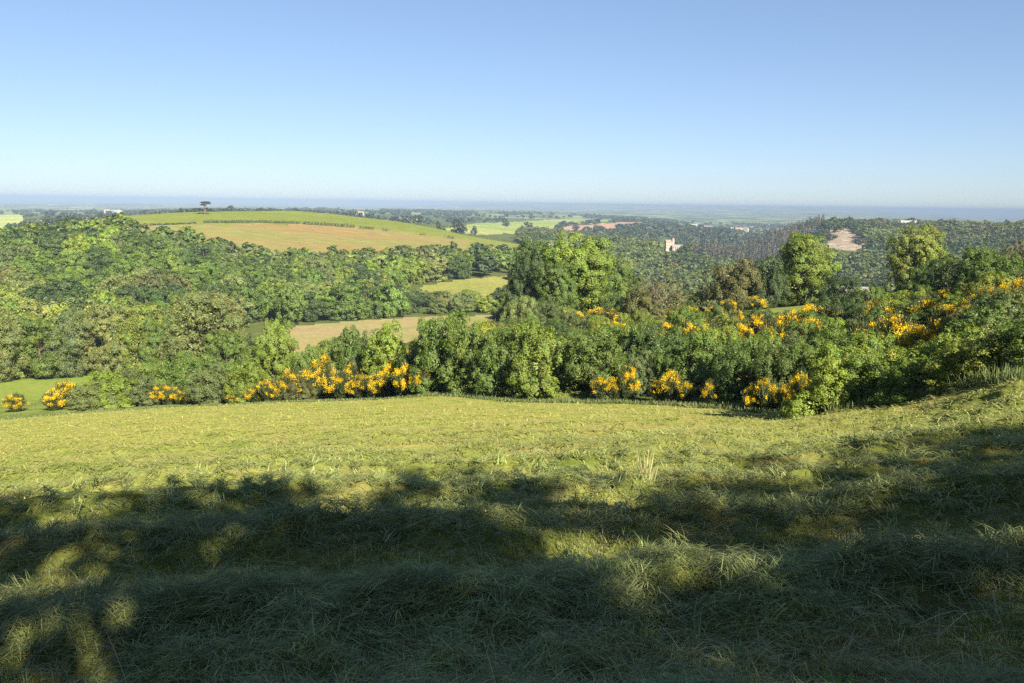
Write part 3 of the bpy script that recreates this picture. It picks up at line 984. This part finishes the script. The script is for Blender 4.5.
hay = hay * (1 + .5 * (fade - .5)) * np.interp(d, [5, 13], [.66, .95])[:, None]  # near cuttings darkened in colour to deepen the foreground shade
dry = np.clip((N3(x / 1.7, y / 1.1)[:, None] * 2.6 - .25), 0, 1)
stub = stub * (1 - dry * .75) + np.array((.30, .23, .10)) * dry * .75
yel = np.clip((N1(x / 9 + 40, y / 6)[:, None] + .25) * 1.6, 0, 1) * np.interp(d, [8, 20], [0, 1])[:, None]
stub = stub * (1 - .6 * yel) + np.array((.27, .26, .055)) * .6 * yel
far = np.interp(d, [8, 30], [.15, .7])[:, None]  # blends to pale yellow with distance, lifting the sunlit meadow by colour
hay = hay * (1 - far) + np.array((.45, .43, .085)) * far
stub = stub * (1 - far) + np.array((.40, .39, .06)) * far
# tones scatter wider up close for contrast; thin bare lines mark the mower's passes
mixv = np.exp(g.normal(0, 1, n) * np.interp(d, [6, 16], [.42, .2]))[:, None]
mixv = mixv * np.where(j_, wtone[wid], 1)[:, None]
t_, k_ = rowphase(x, y)
line = np.exp(-((np.abs(t_) - 1.0) / .22) ** 2) * np.interp(d, [14, 26], [0, .6])
colr = np.where(is_hay[:, None], hay, stub) * np.clip(mixv, .25, np.interp(d, [6, 14], [1.8, 1.3])[:, None])
colr = colr * (1 - line[:, None]) + np.array((.21, .17, .075)) * line[:, None]
tag(blades(x, y, zoff, az, pitch, Lh, wdt, np.where(is_hay, .12, .02), colr, "mown_grass"), kind="stuff")

# dead stalks and broad-leaved weeds among the cuttings
for nm, n, Lr, wr_, pr, pal in [("dry_stalks", 5200, (.18, .46), (.0028, .0046), (.02, .22), [(.42, .36, .19), (.34, .27, .14), (.26, .19, .10)]),
                                ("meadow_weeds", 9000, (.035, .085), (.014, .030), (.15, .9), [(.06, .13, .025), (.09, .16, .03), (.12, .15, .035)])]:
    d = 1 / (1 / 2.3 + (1 / 16 - 1 / 2.3) * g.uniform(0, 1, n)); a_ = g.uniform(-.9, .9, n)
    x, y = d * np.sin(a_), d * np.cos(a_)
    k = g.uniform(0, 1, n) < (1.0 if nm == "dry_stalks" else np.clip(N2(x * 1.1, y * 1.1) * 3 + .3, 0, 1) * np.clip(1.1 - windrow(x, y), 0.05, 1))
    x, y = x[k], y[k]; m = len(x)
    tag(blades(x, y, g.uniform(.02, .07, m) if nm == "dry_stalks" else g.uniform(0, .03, m), g.uniform(0, 6.28, m), g.normal(*pr, m), g.uniform(*Lr, m), g.uniform(*wr_, m), g.uniform(.02, .2, m), pick(g, pal, m, .25), nm), kind="stuff")

# rough verge where the mower stopped, taller on the right
n = 17000
a_ = g.uniform(az_of(-90), az_of(1110), n)
off = np.abs(g.normal(0, 1.0, n)) - .55
b = bnd(a_)
d = b + off * np.interp(b, [24, 45, 75], [1, 1.1, 2.2])
x, y = d * np.sin(a_), d * np.cos(a_)
hv = np.interp(a_, [az_of(0), az_of(400), az_of(780), az_of(870), az_of(1024)], [.16, .18, .25, .42, .45]) * np.clip(1.1 - off * .1, .3, 1.1)
col = pick(g, [(.085, .13, .02), (.115, .155, .026), (.14, .165, .04), (.07, .105, .018)], n)
tag(blades(x, y, np.full(n, -.03), g.uniform(0, 6.28, n), g.uniform(.9, 1.55, n), hv * g.uniform(.5, 1.3, n), np.maximum(.012, d * .00075), g.uniform(.02, .25, n), col, "verge_grass"), kind="stuff")
# a tuft of uncut stalks and a dock plant in the mown ground
def blade_plant(name, px, py_d, n, hgt, spread, pal, seed, label, cat, wide=.006):
    g = R(seed)
    x, y, _ = ground(px, py_d)
    z = float(hfun(x, y))
    a = g.uniform(0, 6.28, n); r_ = np.abs(g.normal(0, spread, n))
    P = np.column_stack([np.cos(a) * r_, np.sin(a) * r_, np.zeros(n)])
    D = unit(np.column_stack([np.cos(a) * .25, np.sin(a) * .25, np.ones(n)]) + g.normal(size=(n, 3)) * .12)
    L = hgt * g.uniform(.4, 1.1, n)[:, None]
    s = unit(np.cross(D, g.normal(size=(n, 3)))) * wide
    V = np.stack([P - s * .6, P + s * .6, P + D * L * .55 + s, P + D * L * .55 - s, P + D * L + s * .15, P + D * L - s * .15], 1).reshape(-1, 3)
    b = np.arange(n)[:, None] * 6
    Q = np.stack([b + [0, 1, 2, 3], b + [3, 2, 4, 5]], 1).reshape(-1, 4)
    o = link(name, mk_mesh(name, V, Q, [BLADE], np.repeat(pick(g, pal, n), 6, 0)), color=(1, 1, 1))
    o.location = (x, y, z - .01)
    tag(o, label, cat)


blade_plant("grass_tuft", 651, 10.9, 46, .42, .07, [(.36, .33, .15), (.30, .30, .12)], 91, "tuft of pale uncut grass stalks standing at the edge of the shade", "grass tuft")
blade_plant("dock_plant", 874, 3.95, 11, .17, .05, [(.13, .24, .05)], 92, "small broad-leaved green dock plant in shaded hay at the bottom edge", "plant", wide=.016)

# ------------------------------------------------------------------ trees behind the viewpoint: they shade the near meadow
SHADE = [crown_mesh("shade_crown", 600 + i, w=10.5, h=9.6, z0=2.4, nl=17, nc=11, n=7500, leaf=.33, low=-.9, spread=.86, lobe=.33, core=.12) for i in range(3)]
SHADE.append(crown_mesh("sparse_shade_crown", 610, w=10.5, h=9.6, z0=2.4, nl=15, nc=11, n=6500, leaf=.27, low=-.9, spread=.9, lobe=.30, core=.04))
SHADE.append(crown_mesh("high_shade_crown", 611, w=10.5, h=2.6, z0=9.4, nl=14, nc=11, n=5200, leaf=.30, low=-.9, spread=.9, lobe=.30, core=.08))
SHTRUNK = trunk_mesh("shade_trunk", 620, 12, 10, .32, 9, lo=.2)
for i, (x, y, h, w, t) in enumerate(SHADERS):
    z = float(hfun(x, y, False))
    e = bpy.data.objects.new("shade_tree", None); COL.objects.link(e)
    e.location, e.scale, e.rotation_euler = (x, y, z - .1), (w / 10.5, w / 10.5, h / 12.), (0, 0, 1.7 * i)
    link("crown", SHADE[3 if t == 1 else 4 if t == 2 else i % 3], e, TINT['mid']); link("trunk", SHTRUNK, e)
    tag(e, "broadleaf tree standing behind the viewpoint, its shadow lying across the near hay", "tree", "trees whose shadows cross the near meadow")


# ------------------------------------------------------------------ hill: lone tree, field hedge, small trees
def clump_mesh(name, seed, blobs, n, leaf):
    """foliage gathered in given flattened masses: [(x, y, z, rx, ry, rz)]"""
    g = R(seed)
    b = np.array(blobs, float)
    w = b[:, 3] * b[:, 4]
    i = g.choice(len(b), n, p=w / w.sum())
    q = unit(g.normal(size=(n, 3))) * (g.uniform(0, 1, n) ** .4)[:, None]
    P = b[i, :3] + q * b[i, 3:]
    Nn = unit(q + [0, 0, .3] + g.normal(size=(n, 3)) * .6)
    t = g.uniform(.7, 1.25, n)
    V = leaves(g, P, Nn, np.full(n, leaf), .7)
    return mk_mesh(name, V, np.arange(len(V)).reshape(-1, 4), [LEAF], np.repeat(np.stack([t, t, t], 1), 4, 0))


x, y, z = ground(209, 655)
e = bpy.data.objects.new("lone_pine", None); COL.objects.link(e); e.location = (x, y, z - .2); e.scale = (1.25,) * 3
link("crown", clump_mesh("pine_crown", 640, [(.9, 0, 7.0, 2.6, 2.2, .55), (-.4, .5, 6.7, 2.3, 2, .5), (2.6, -.4, 6.4, 1.5, 1.5, .4), (-.9, 0, 5.6, 1.8, 1.6, .45), (-3.5, .3, 3.1, 2.2, 1.8, .7), (-1.8, -.4, 2.7, 1.6, 1.5, .55), (2.2, .4, 3.0, 1.9, 1.7, .6), (3.3, 0, 2.3, 1.5, 1.3, .55), (.4, .9, 3.6, 1.6, 1.4, .5)], 1500, .55), e, (.03, .042, .02))
V, Q = merge([tube_geo([(0, 0, -.2), (.15, 0, 2.5), (.1, .1, 5), (.5, 0, 7)], [.42, .34, .28, .1]), tube_geo([(.1, 0, 1.6), (-1.6, 0, 2.6), (-3.6, .2, 3.1)], [.22, .15, .05], 5), tube_geo([(.1, 0, 2.2), (1.6, .2, 3.0), (3.2, 0, 2.4)], [.22, .14, .05], 5), tube_geo([(.1, .1, 4.5), (1.6, 0, 6.1), (2.8, -.2, 6.4)], [.18, .12, .05], 5), tube_geo([(.1, .1, 4.6), (-.8, .2, 5.4), (-1.2, 0, 6.5)], [.16, .1, .05], 5)])
link("trunk", mk_mesh("pine_trunk", V, Q, [BARK], smooth=True), e)
tag(e, "lone dark flat-topped pine with layered branches on the bare hilltop", "tree")


def hedge_run(name, pts, hgt, label, seed, col=(.05, .075, .02), cat="hedge", n_per=26, leaf=.6):
    """pts: (px, row in the photo) along the hedge; stands on the hill ground"""
    g = R(seed)
    P = []
    for (p0, r0), (p1, r1) in zip(pts[:-1], pts[1:]):
        m = max(2, int(abs(p1 - p0) / 1.3))
        for t in np.linspace(0, 1, m, endpoint=False):
            P.append(hill_hit(p0 + (p1 - p0) * t, r0 + (r1 - r0) * t))
    P = np.array(P)
    blobs = [(p[0] + g.normal(0, .3), p[1] + g.normal(0, .5), p[2] + hgt * .4, 1.2, 1.1, hgt * g.uniform(.3, .62)) for p in P]
    c0 = P.mean(0)
    o = link(name, clump_mesh(name, seed, [(b[0] - c0[0], b[1] - c0[1], b[2] - c0[2], *b[3:]) for b in blobs], n_per * len(blobs), leaf), color=col)
    o.location = c0
    tag(o, label, cat)


def hill_hit(px, py):
    az = az_of(px, 225)
    d = np.linspace(420, 690, 500)
    xx, yy = d * math.sin(az), d * math.cos(az)
    zz = hfun(xx, yy, False)
    s = slope_of(az, py)
    i = int(np.argmax((zz - EYE) / d > s))
    if (zz[i] - EYE) / d[i] <= s:
        i = int(np.argmax((zz - EYE) / d))
    return xx[i], yy[i], zz[i]


hedge_run("field_hedge", [(150, 225.5), (178, 224.5), (196, 223.5)], 1.3, "low gappy hedge at the left end of the field boundary under the lone pine", 651)
hedge_run("field_hedge", [(205, 223), (226, 223), (262, 222.8), (300, 224)], 2.3, "longest dark hedge running across the hillside between green and dry grass", 652)
hedge_run("field_hedge", [(304, 224.5), (330, 226), (356, 228)], 2.9, "bushy middle length of hedge on the hillside, taller than the rest", 653, (.055, .075, .02))
hedge_run("field_hedge", [(361, 228.6), (375, 230)], 2.4, "short hedge stretch at the right end of the hillside boundary", 654)
hedge_run("hill_bush", [(384, 231), (389, 231.6)], 3.2, "single round dark bush just right of the hillside hedge", 655, cat="bush")
hedge_run("hill_bush", [(421, 235), (426, 235.6)], 2.2, "small orange-tinged broom bush on the hillside grass", 656, (.22, .13, .02), cat="bush")
hedge_run("hill_bush", [(446, 238), (455, 239.4)], 2.6, "low wide green bush near the right shoulder of the hill", 657, cat="bush")

DT = ["dark round tree peeping over the hill crest, left of the lone pine", "smallest dark treetop over the crest, left of the lone pine", "dark treetop over the crest, nearest the lone pine"]
far_trees = [(186, 690, 3.6, 4, DT[0]), (191.5, 690, 3., 3.4, DT[1]), (198, 690, 3.4, 5, DT[2]),
             (459, 880, 16, 18, "large dark tree rising over the right shoulder of the green hill"), (441, 900, 10, 11, "smaller tree just left of the large dark tree over the hill's shoulder"),
             (474, 1000, 11, 9, "upright blue-green tree just right of the large tree over the hill's shoulder"), (505, 1500, 16, 14, "dark lone tree in the plateau fields above the hill's right end"), (527, 1500, 13, 18, "wide low tree standing alone in the brown plateau field"),
             (561, 1250, 13, 10, "upright dark tree at the left end of the pink ploughed field"), (574, 1500, 14, 14, "rounded tree standing along the upper edge of the ploughed field"),
             (905, 1262, 13, 20, "broad dark tree on the right ridge beside the white farm building"), (916, 1275, 9, 9, "smaller dark tree right of the white farm building on the ridge"), (936, 1240, 11, 16, "rounded tree breaking the skyline right of the ridge farm"),
             (985, 1180, 9, 8, "small rounded tree on the skyline left of the pointed conifer")]
FT = [crown_mesh("far_crown", 660 + i, w=9, h=8, z0=1, nl=7, nc=9, n=500, leaf=1.1, low=-.4, core=.1) for i in range(3)]
for i, (px, d, h, w, lb) in enumerate(far_trees):
    x, y, z = ground(px, d)
    e = bpy.data.objects.new("distant_tree", None); COL.objects.link(e)
    e.location, e.scale = (x, y, z - .5), (w / 9, w / 9, h / 9.)
    link("crown", FT[i % 3], e, (.035, .055, .02)); link("trunk", WOODTRUNK[i % 2], e)
    tag(e, lb, "tree", "single trees far off")
x, y, z = ground(997, 1170)
g = R(670)
n = 500
t = np.sqrt(g.uniform(0, 1, n)); th = g.uniform(0, 6.28, n)
P = np.column_stack([np.cos(th) * t * 4.2, np.sin(th) * t * 4.2, 15.5 * (1 - t * .9)])
V = leaves(g, P, unit(np.column_stack([np.cos(th), np.sin(th), np.full(n, .8)]) + g.normal(size=(n, 3)) * .4), np.full(n, 1.3), .7)
e = bpy.data.objects.new("distant_conifer", None); COL.objects.link(e); e.location = (x, y, z - .5)
link("crown", mk_mesh("far_conifer_crown", V, np.arange(len(V)).reshape(-1, 4), [LEAF], np.ones((len(V), 3))), e, (.03, .045, .022))
V, Q = tube_geo([(0, 0, -.5), (0, 0, 6), (0, 0, 14)], [.4, .3, .08])
link("trunk", mk_mesh("far_conifer_trunk", V, Q, [BARK]), e)
tag(e, "pointed dark conifer on the right skyline above the wooded slope", "tree")


# ------------------------------------------------------------------ buildings
def box_geo(x0, x1, y0, y1, z0, z1):
    V = np.array([(x, y, z) for x in (x0, x1) for y in (y0, y1) for z in (z0, z1)], float)
    return V, np.array([(0, 1, 3, 2), (4, 6, 7, 5), (0, 4, 5, 1), (2, 3, 7, 6), (0, 2, 6, 4), (1, 5, 7, 3)])


def gable_geo(L, D, h0, h1, ov=.35, th=.25):
    """pitched roof along x with overhanging eaves, thick slabs"""
    V, Q = [], []
    for s in (-1, 1):
        e = D / 2 + ov
        k = (h1 - h0) / (D / 2)
        prof = [(0, h1), (s * e, h0 - ov * k), (s * e, h0 - ov * k + th), (0, h1 + th)]
        o = len(V)
        for xx in (-L / 2 - ov, L / 2 + ov):
            V += [(xx, p[0], p[1]) for p in prof]
        Q += [(o, o + 1, o + 5, o + 4), (o + 1, o + 2, o + 6, o + 5), (o + 2, o + 3, o + 7, o + 6), (o, o + 3, o + 2, o + 1), (o + 4, o + 5, o + 6, o + 7)]
    return np.array(V, float), np.array(Q)


def gable_walls(L, D, h0, h1):
    V, Q = box_geo(-L / 2, L / 2, -D / 2, D / 2, -2.5, h0)
    o = 8
    G = np.array([(s * L / 2, y_, z_) for s in (-1, 1) for y_, z_ in ((-D / 2, h0), (D / 2, h0), (0, h1 - .02), (0, h1 - .02))])
    return np.vstack([V, G]), np.vstack([Q, [[8, 9, 10, 11], [12, 13, 14, 15]]])


def block(parent, L, D, h0, h1, off, wall, roof, nwin=0, rz=0., storeys=1):
    b = bpy.data.objects.new("wing", None) if False else parent
    ro = Matrix.Rotation(rz, 3, 'Z')
    A = np.array(ro).T

    def put(nm, VQ, m):
        V, Q = VQ
        return link(nm, mk_mesh(nm, V @ A + np.array(off), Q, [m]), parent)
    wl = put("wall", gable_walls(L, D, h0, h1), wall)
    put("roof", gable_geo(L, D, h0 + .02, h1 + .02), roof)
    for s in range(storeys):
        for i in range(nwin):
            xx = -L / 2 + L * (i + .5) / nwin
            zz = (h0 / storeys) * s + (h0 / storeys) * .38
            V, Q = box_geo(xx - .55, xx + .55, -D / 2 - .06, -D / 2 + .1, zz, zz + min(1.5, h0 / storeys * .45))
            put("window", (V, Q), PANE)


def building(name, px, d, label, cat, rz=0., dz=0.):
    x, y, z = ground(px, d)
    e = bpy.data.objects.new(name, None); COL.objects.link(e)
    e.location, e.rotation_euler = (x, y, z + dz), (0, 0, rz - math.atan2(x, y))
    tag(e, label, cat)
    return e


# castle: keep with a corner turret above, long lower range in front
e = building("castle", 670, 930, "cream stone castle with a turret and lower range on the wooded spur", "castle", .30, 0)
e.scale = (.74,) * 3
block(e, 9, 8, 11.5, 13.8, (-5.2, 5, 3), CREAM, TILE, 3, 0, 3)
V, Q = tube_geo([(.8, 2, -2.5), (.8, 2, 17.4)], [1.9, 1.9], 12)
tw = link("tower", mk_mesh("castle_tower", V, Q, [CREAM], smooth=True), e)
V, Q = tube_geo([(.8, 2, 17.42), (.8, 2, 20.0)], [2.2, .06], 12)
link("tower_roof", mk_mesh("castle_tower_roof", V, Q, [TILE], smooth=True), e)
block(e, 14, 7.5, 7.2, 10.2, (5.4, -3.5, 0), CREAM, SLATE, 5, -.15, 2)
V, Q = box_geo(-9, 13, -9.5, -9.0, -4, 1.2)
link("terrace_wall", mk_mesh("terrace_wall", V, Q, [CREAM]), e)

for nm, px, d, L, D, h0, h1, wl, rf, lb, rz in [
    ("barn", 120, 2300, 34, 16, 6, 9, WHITE, WHITE, "long white farm shed beyond the left-hand wood", .2),
    ("farmhouse", 113, 2350, 12, 9, 7, 10, CREAM, TILE, "cream farmhouse just left of the long white shed", -.2),
    ("barn", 690, 2250, 24, 12, 6, 8.5, WHITE, WHITE, "long white barn on the plateau edge above the castle", .1),
    ("farmhouse", 698, 2150, 15, 9, 6, 9, CREAM, TILE, "cream farmhouse below and right of the white plateau barn", .5),
    ("farmhouse", 704, 2120, 11, 9, 6, 8.6, CREAM, SLATE, "small grey-roofed house right of the cream plateau farmhouse", -.4),
    ("village_house", 734, 2000, 16, 10, 7, 10.5, CREAM, TILE, "largest house of the village above the conifer forest", .4),
    ("village_house", 741, 2080, 13, 9, 8, 11, WHITE, SLATE, "white house right of the largest village house above the conifers", -.3),
    ("village_house", 727, 2120, 11, 9, 6, 9, WHITE, TILE, "small white house at the left end of the village above the conifers", .9),
    ("barn", 901, 1235, 19, 9, 5.5, 8.5, WHITE, WHITE, "white farm building with pale roof on the right ridge", .15),
    ("farmhouse", 914, 1245, 8, 7, 5, 7.5, WHITE, TILE, "small white house at the right end of the ridge farm", -.3),
    ("farmhouse", 362, 1900, 13, 9, 6, 9, WHITE, TILE, "tiny pale house beyond the crest of the green hill", .3)]:
    e = building(nm, px, d, lb, "barn" if nm == "barn" else "house", rz, 1.0)
    block(e, L, D, h0, h1, (0, 0, 0), wl, rf, 4, 0, 1 if nm == "barn" else 2)
e = building("cottage", 850, 150, "low stone cottage roof showing between shrubs below the rock clearing", "house", .25, 0)
block(e, 4.6, 4.4, 2.2, 3.6, (0, 0, 0), CREAM, SLATE, 2)
# ------------------------------------------------------------------ labels: look first, then place among neighbours
ADJ = {'bright': 'bright green', 'mid': 'mid-green', 'dark': 'dark green', 'grey': 'grey-green', 'yellow': 'yellow-green',
       'brown': 'olive-brown', 'pale': 'pale green', 'deep': 'deep green', 'twiggy': 'bare-twigged brown'}
ORD = ['first', 'second', 'third', 'fourth', 'fifth', 'sixth', 'seventh', 'eighth', 'ninth', 'tenth', 'eleventh', 'twelfth']
BANDS = [(60, "meadow's far left end"), (150, "below pale row of trees"), (265, "below tall pale valley tree"), (345, "around left broom cluster"),
         (420, "below stubble field"), (500, "left of big twin-crowned tree"), (580, "below big twin-crowned tree"), (660, "right of big twin-crowned tree"),
         (740, "below brown brow bushes"), (825, "below round right-hand tree"), (880, "below rock clearing"), (950, "below yellowish right-hand tree"), (9999, "at right edge")]
from collections import defaultdict


def band(px):
    return next(t for lim, t in BANDS if px < lim)


def finish(groups, one, many, group, cat):
    for key, rs in groups.items():
        rs.sort(key=lambda r: r['px'])
        for i, r in enumerate(rs):
            lb = one(key, r) if len(rs) == 1 else many(key, r, ORD[min(i, 11)])
            tag(r['o'], lb, cat, group)


gr = defaultdict(list)
for r in REC:
    if r['kind'] in ('shrub', 'bare'):
        off = r['d'] - float(bnd(np.arctan2(r['x'], r['y'])))
        rank = "front row" if off < 4.2 else "second row" if off < 11 else "middle scrub" if off < 26 else "upper scrub"
        q = r['w'] / r['h']
        r['shape'] = 'spreading' if q > 1.6 else 'upright' if q < 1.0 else 'rounded'
        gr[(r['tint'], r['shape'], rank, band(r['px']))].append(r)
finish(gr, lambda k, r: f"only {ADJ[k[0]]} {k[1]} shrub in {k[2]}, {k[3]}",
       lambda k, r, o: f"{o} {ADJ[k[0]]} {k[1]} shrub from left in {k[2]}, {k[3]}", "shrubs on the bank beyond the meadow", "shrub")
gr = defaultdict(list)
for r in REC:
    if r['kind'] == 'broom':
        off = r['d'] - float(bnd(np.arctan2(r['x'], r['y'])))
        rank = "front row" if off < 6 else "second row" if off < 14 else "middle scrub" if off < 27 else "upper scrub"
        gr[("low" if r['h'] < 1.75 else "tall", rank, band(r['px']))].append(r)
finish(gr, lambda k, r: f"only {k[0]} yellow-flowering broom bush in {k[1]}, {k[2]}",
       lambda k, r, o: f"{o} {k[0]} yellow-flowering broom bush from left in {k[1]}, {k[2]}", "broom bushes in yellow flower", "broom bush")
FTL = ["dark narrow tree forming the shaded left side of big twin-crowned tree", "deep green crown at the left of the big tree clump, taller than its dark neighbour",
       "largest sunlit bright crown of the big tree clump in mid-picture", "mid-green crown at the right shoulder of the big tree clump", "lower green tree in front of the big tree clump",
       "low deep green tree at the right foot of the big tree clump", "round bright green tree standing alone on the brow left of the rock clearing", "low mid-green tree at the left foot of the round brow tree",
       "yellowish green tree standing right of the rock clearing", "mid-green lower crown joined to the right of the yellowish tree",
       "dense rounded bright green tree standing among the left broom bushes",
       "tallest pale tree in the valley, above the left broom and left of stubble field", "pale tree just left of the tallest pale valley tree", "mid-green tree just right of the tallest pale valley tree", "grey-green tree at the left tip of the stubble field"]
ft = [r for r in REC if r.get('zone') == 'fieldtree']
for r, lb in zip(ft, FTL):
    tag(r['o'], lb, "tree", "large trees along the brow and valley")
for i, r in enumerate(sorted([r for r in REC if r.get('zone') == 'leftrow'], key=lambda r: r['px'])):
    tag(r['o'], f"{ADJ[r['tint']]} tree, {ORD[i]} from left in the row behind the pasture strip", "tree", "row of trees behind the pasture strip")
gr = defaultdict(list)
for r in REC:
    if r['kind'] == 'wood':
        p, d = r['px'], r['d']
        if p > 400 and d < 320:
            z = "in front of the small valley meadow"
        elif p > 235:
            z = "along the far edge of the stubble field" if d < 290 else "in %s of wood below the dry hillside" % ("left end" if p < 330 else "middle" if p < 430 else "right end")
        else:
            z = ("low" if d < 215 else "halfway up" if d < 300 else "high") + " on left wooded slope, " + ("at picture edge" if p < 45 else "below ridge top" if p < 120 else "below white shed" if p < 165 else "below lone pine")
        r['size'] = 'tall' if r['h'] > 10.2 else 'low' if r['h'] < 8.3 else 'broad' if r['w'] > 11.6 else 'rounded'
        gr[(r['tint'], r['size'], z)].append(r)
for k, rs in gr.items():
    rs.sort(key=lambda r: r['px'])
    for i, r in enumerate(rs):
        lb = f"{k[1]} {ADJ[k[0]]} tree {k[2]}"
        if len(rs) > 1:
            lb = f"{ORD[min(i, 11)]} {k[1]} {ADJ[k[0]]} tree from left {k[2]}"
        tag(r['o'], lb, "tree", "woodland trees of the valley")




# ------------------------------------------------------------------ haze, light, world
def haze():
    b0 = np.array([-36000, -3000, -1400.]); b1 = np.array([36000, 36000, 17.])
    V = [(x, y, z) for x in (b0[0], b1[0]) for y in (b0[1], b1[1]) for z in (b0[2], b1[2])]
    Q = [(0, 1, 3, 2), (4, 6, 7, 5), (0, 4, 5, 1), (2, 3, 7, 6), (0, 2, 6, 4), (1, 5, 7, 3)]
    m, nt, out = new_mat("haze_air")
    v = nd(nt, "VolumePrincipled", Density=HAZE, Anisotropy=-.25)
    v.inputs["Color"].default_value = HAZE_COL
    nt.links.new(v.outputs[0], out.inputs["Volume"])
    tag(link("haze", mk_mesh("haze", np.array(V, float), np.array(Q), [m])), kind="stuff")


HAZE, HAZE_COL = 1.75e-4, (.24, .33, .475, 1)
haze()
SUN_EL, SUN_AZ = rad(29), rad(153)      # azimuth clockwise from straight ahead (+Y): to the right and behind
sun = bpy.data.lights.new("sun", 'SUN')
sun.energy, sun.angle, sun.color = 5.0, rad(.5), (1, .90, .72)
so = bpy.data.objects.new("sun", sun)
COL.objects.link(so)
sd = np.array([math.sin(SUN_AZ) * math.cos(SUN_EL), math.cos(SUN_AZ) * math.cos(SUN_EL), math.sin(SUN_EL)])
from mathutils import Vector
so.rotation_euler = Vector(sd).to_track_quat('Z', 'Y').to_euler()
wd = bpy.data.worlds.new("World")
sc.world = wd
wd.use_nodes = True
nt = wd.node_tree
bg = nt.nodes["Background"]
sky = nt.nodes.new("ShaderNodeTexSky")
sky.sky_type = 'NISHITA'
sky.sun_disc = False
sky.sun_elevation = SUN_EL
sky.sun_rotation = SUN_AZ
sky.altitude = 500
sky.air_density, sky.dust_density, sky.ozone_density = .8, .45, 2.4
gm = nd(nt, "Gamma", Gamma=.7)
tn = nd(nt, "Mix", data_type='RGBA', blend_type='MULTIPLY')
tn.inputs[0].default_value = 1
tn.inputs[7].default_value = (1.32, 1.46, 1.68, 1)
nt.links.new(sky.outputs[0], gm.inputs[0])
nt.links.new(gm.outputs[0], tn.inputs[6])
nt.links.new(tn.outputs[2], bg.inputs[0])
bg.inputs[1].default_value = .051
sc.view_settings.view_transform = 'Standard'
sc.view_settings.look = 'None'
sc.view_settings.exposure = 1.5
sc.view_settings.gamma = 1
sc.render.engine = 'CYCLES'
sc.cycles.use_denoising = False
sc.cycles.max_bounces = 5
sc.cycles.diffuse_bounces = 3
sc.cycles.transmission_bounces = 3
sc.cycles.glossy_bounces = 2
sc.cycles.volume_bounces = 0
sc.cycles.caustics_reflective = sc.cycles.caustics_refractive = False
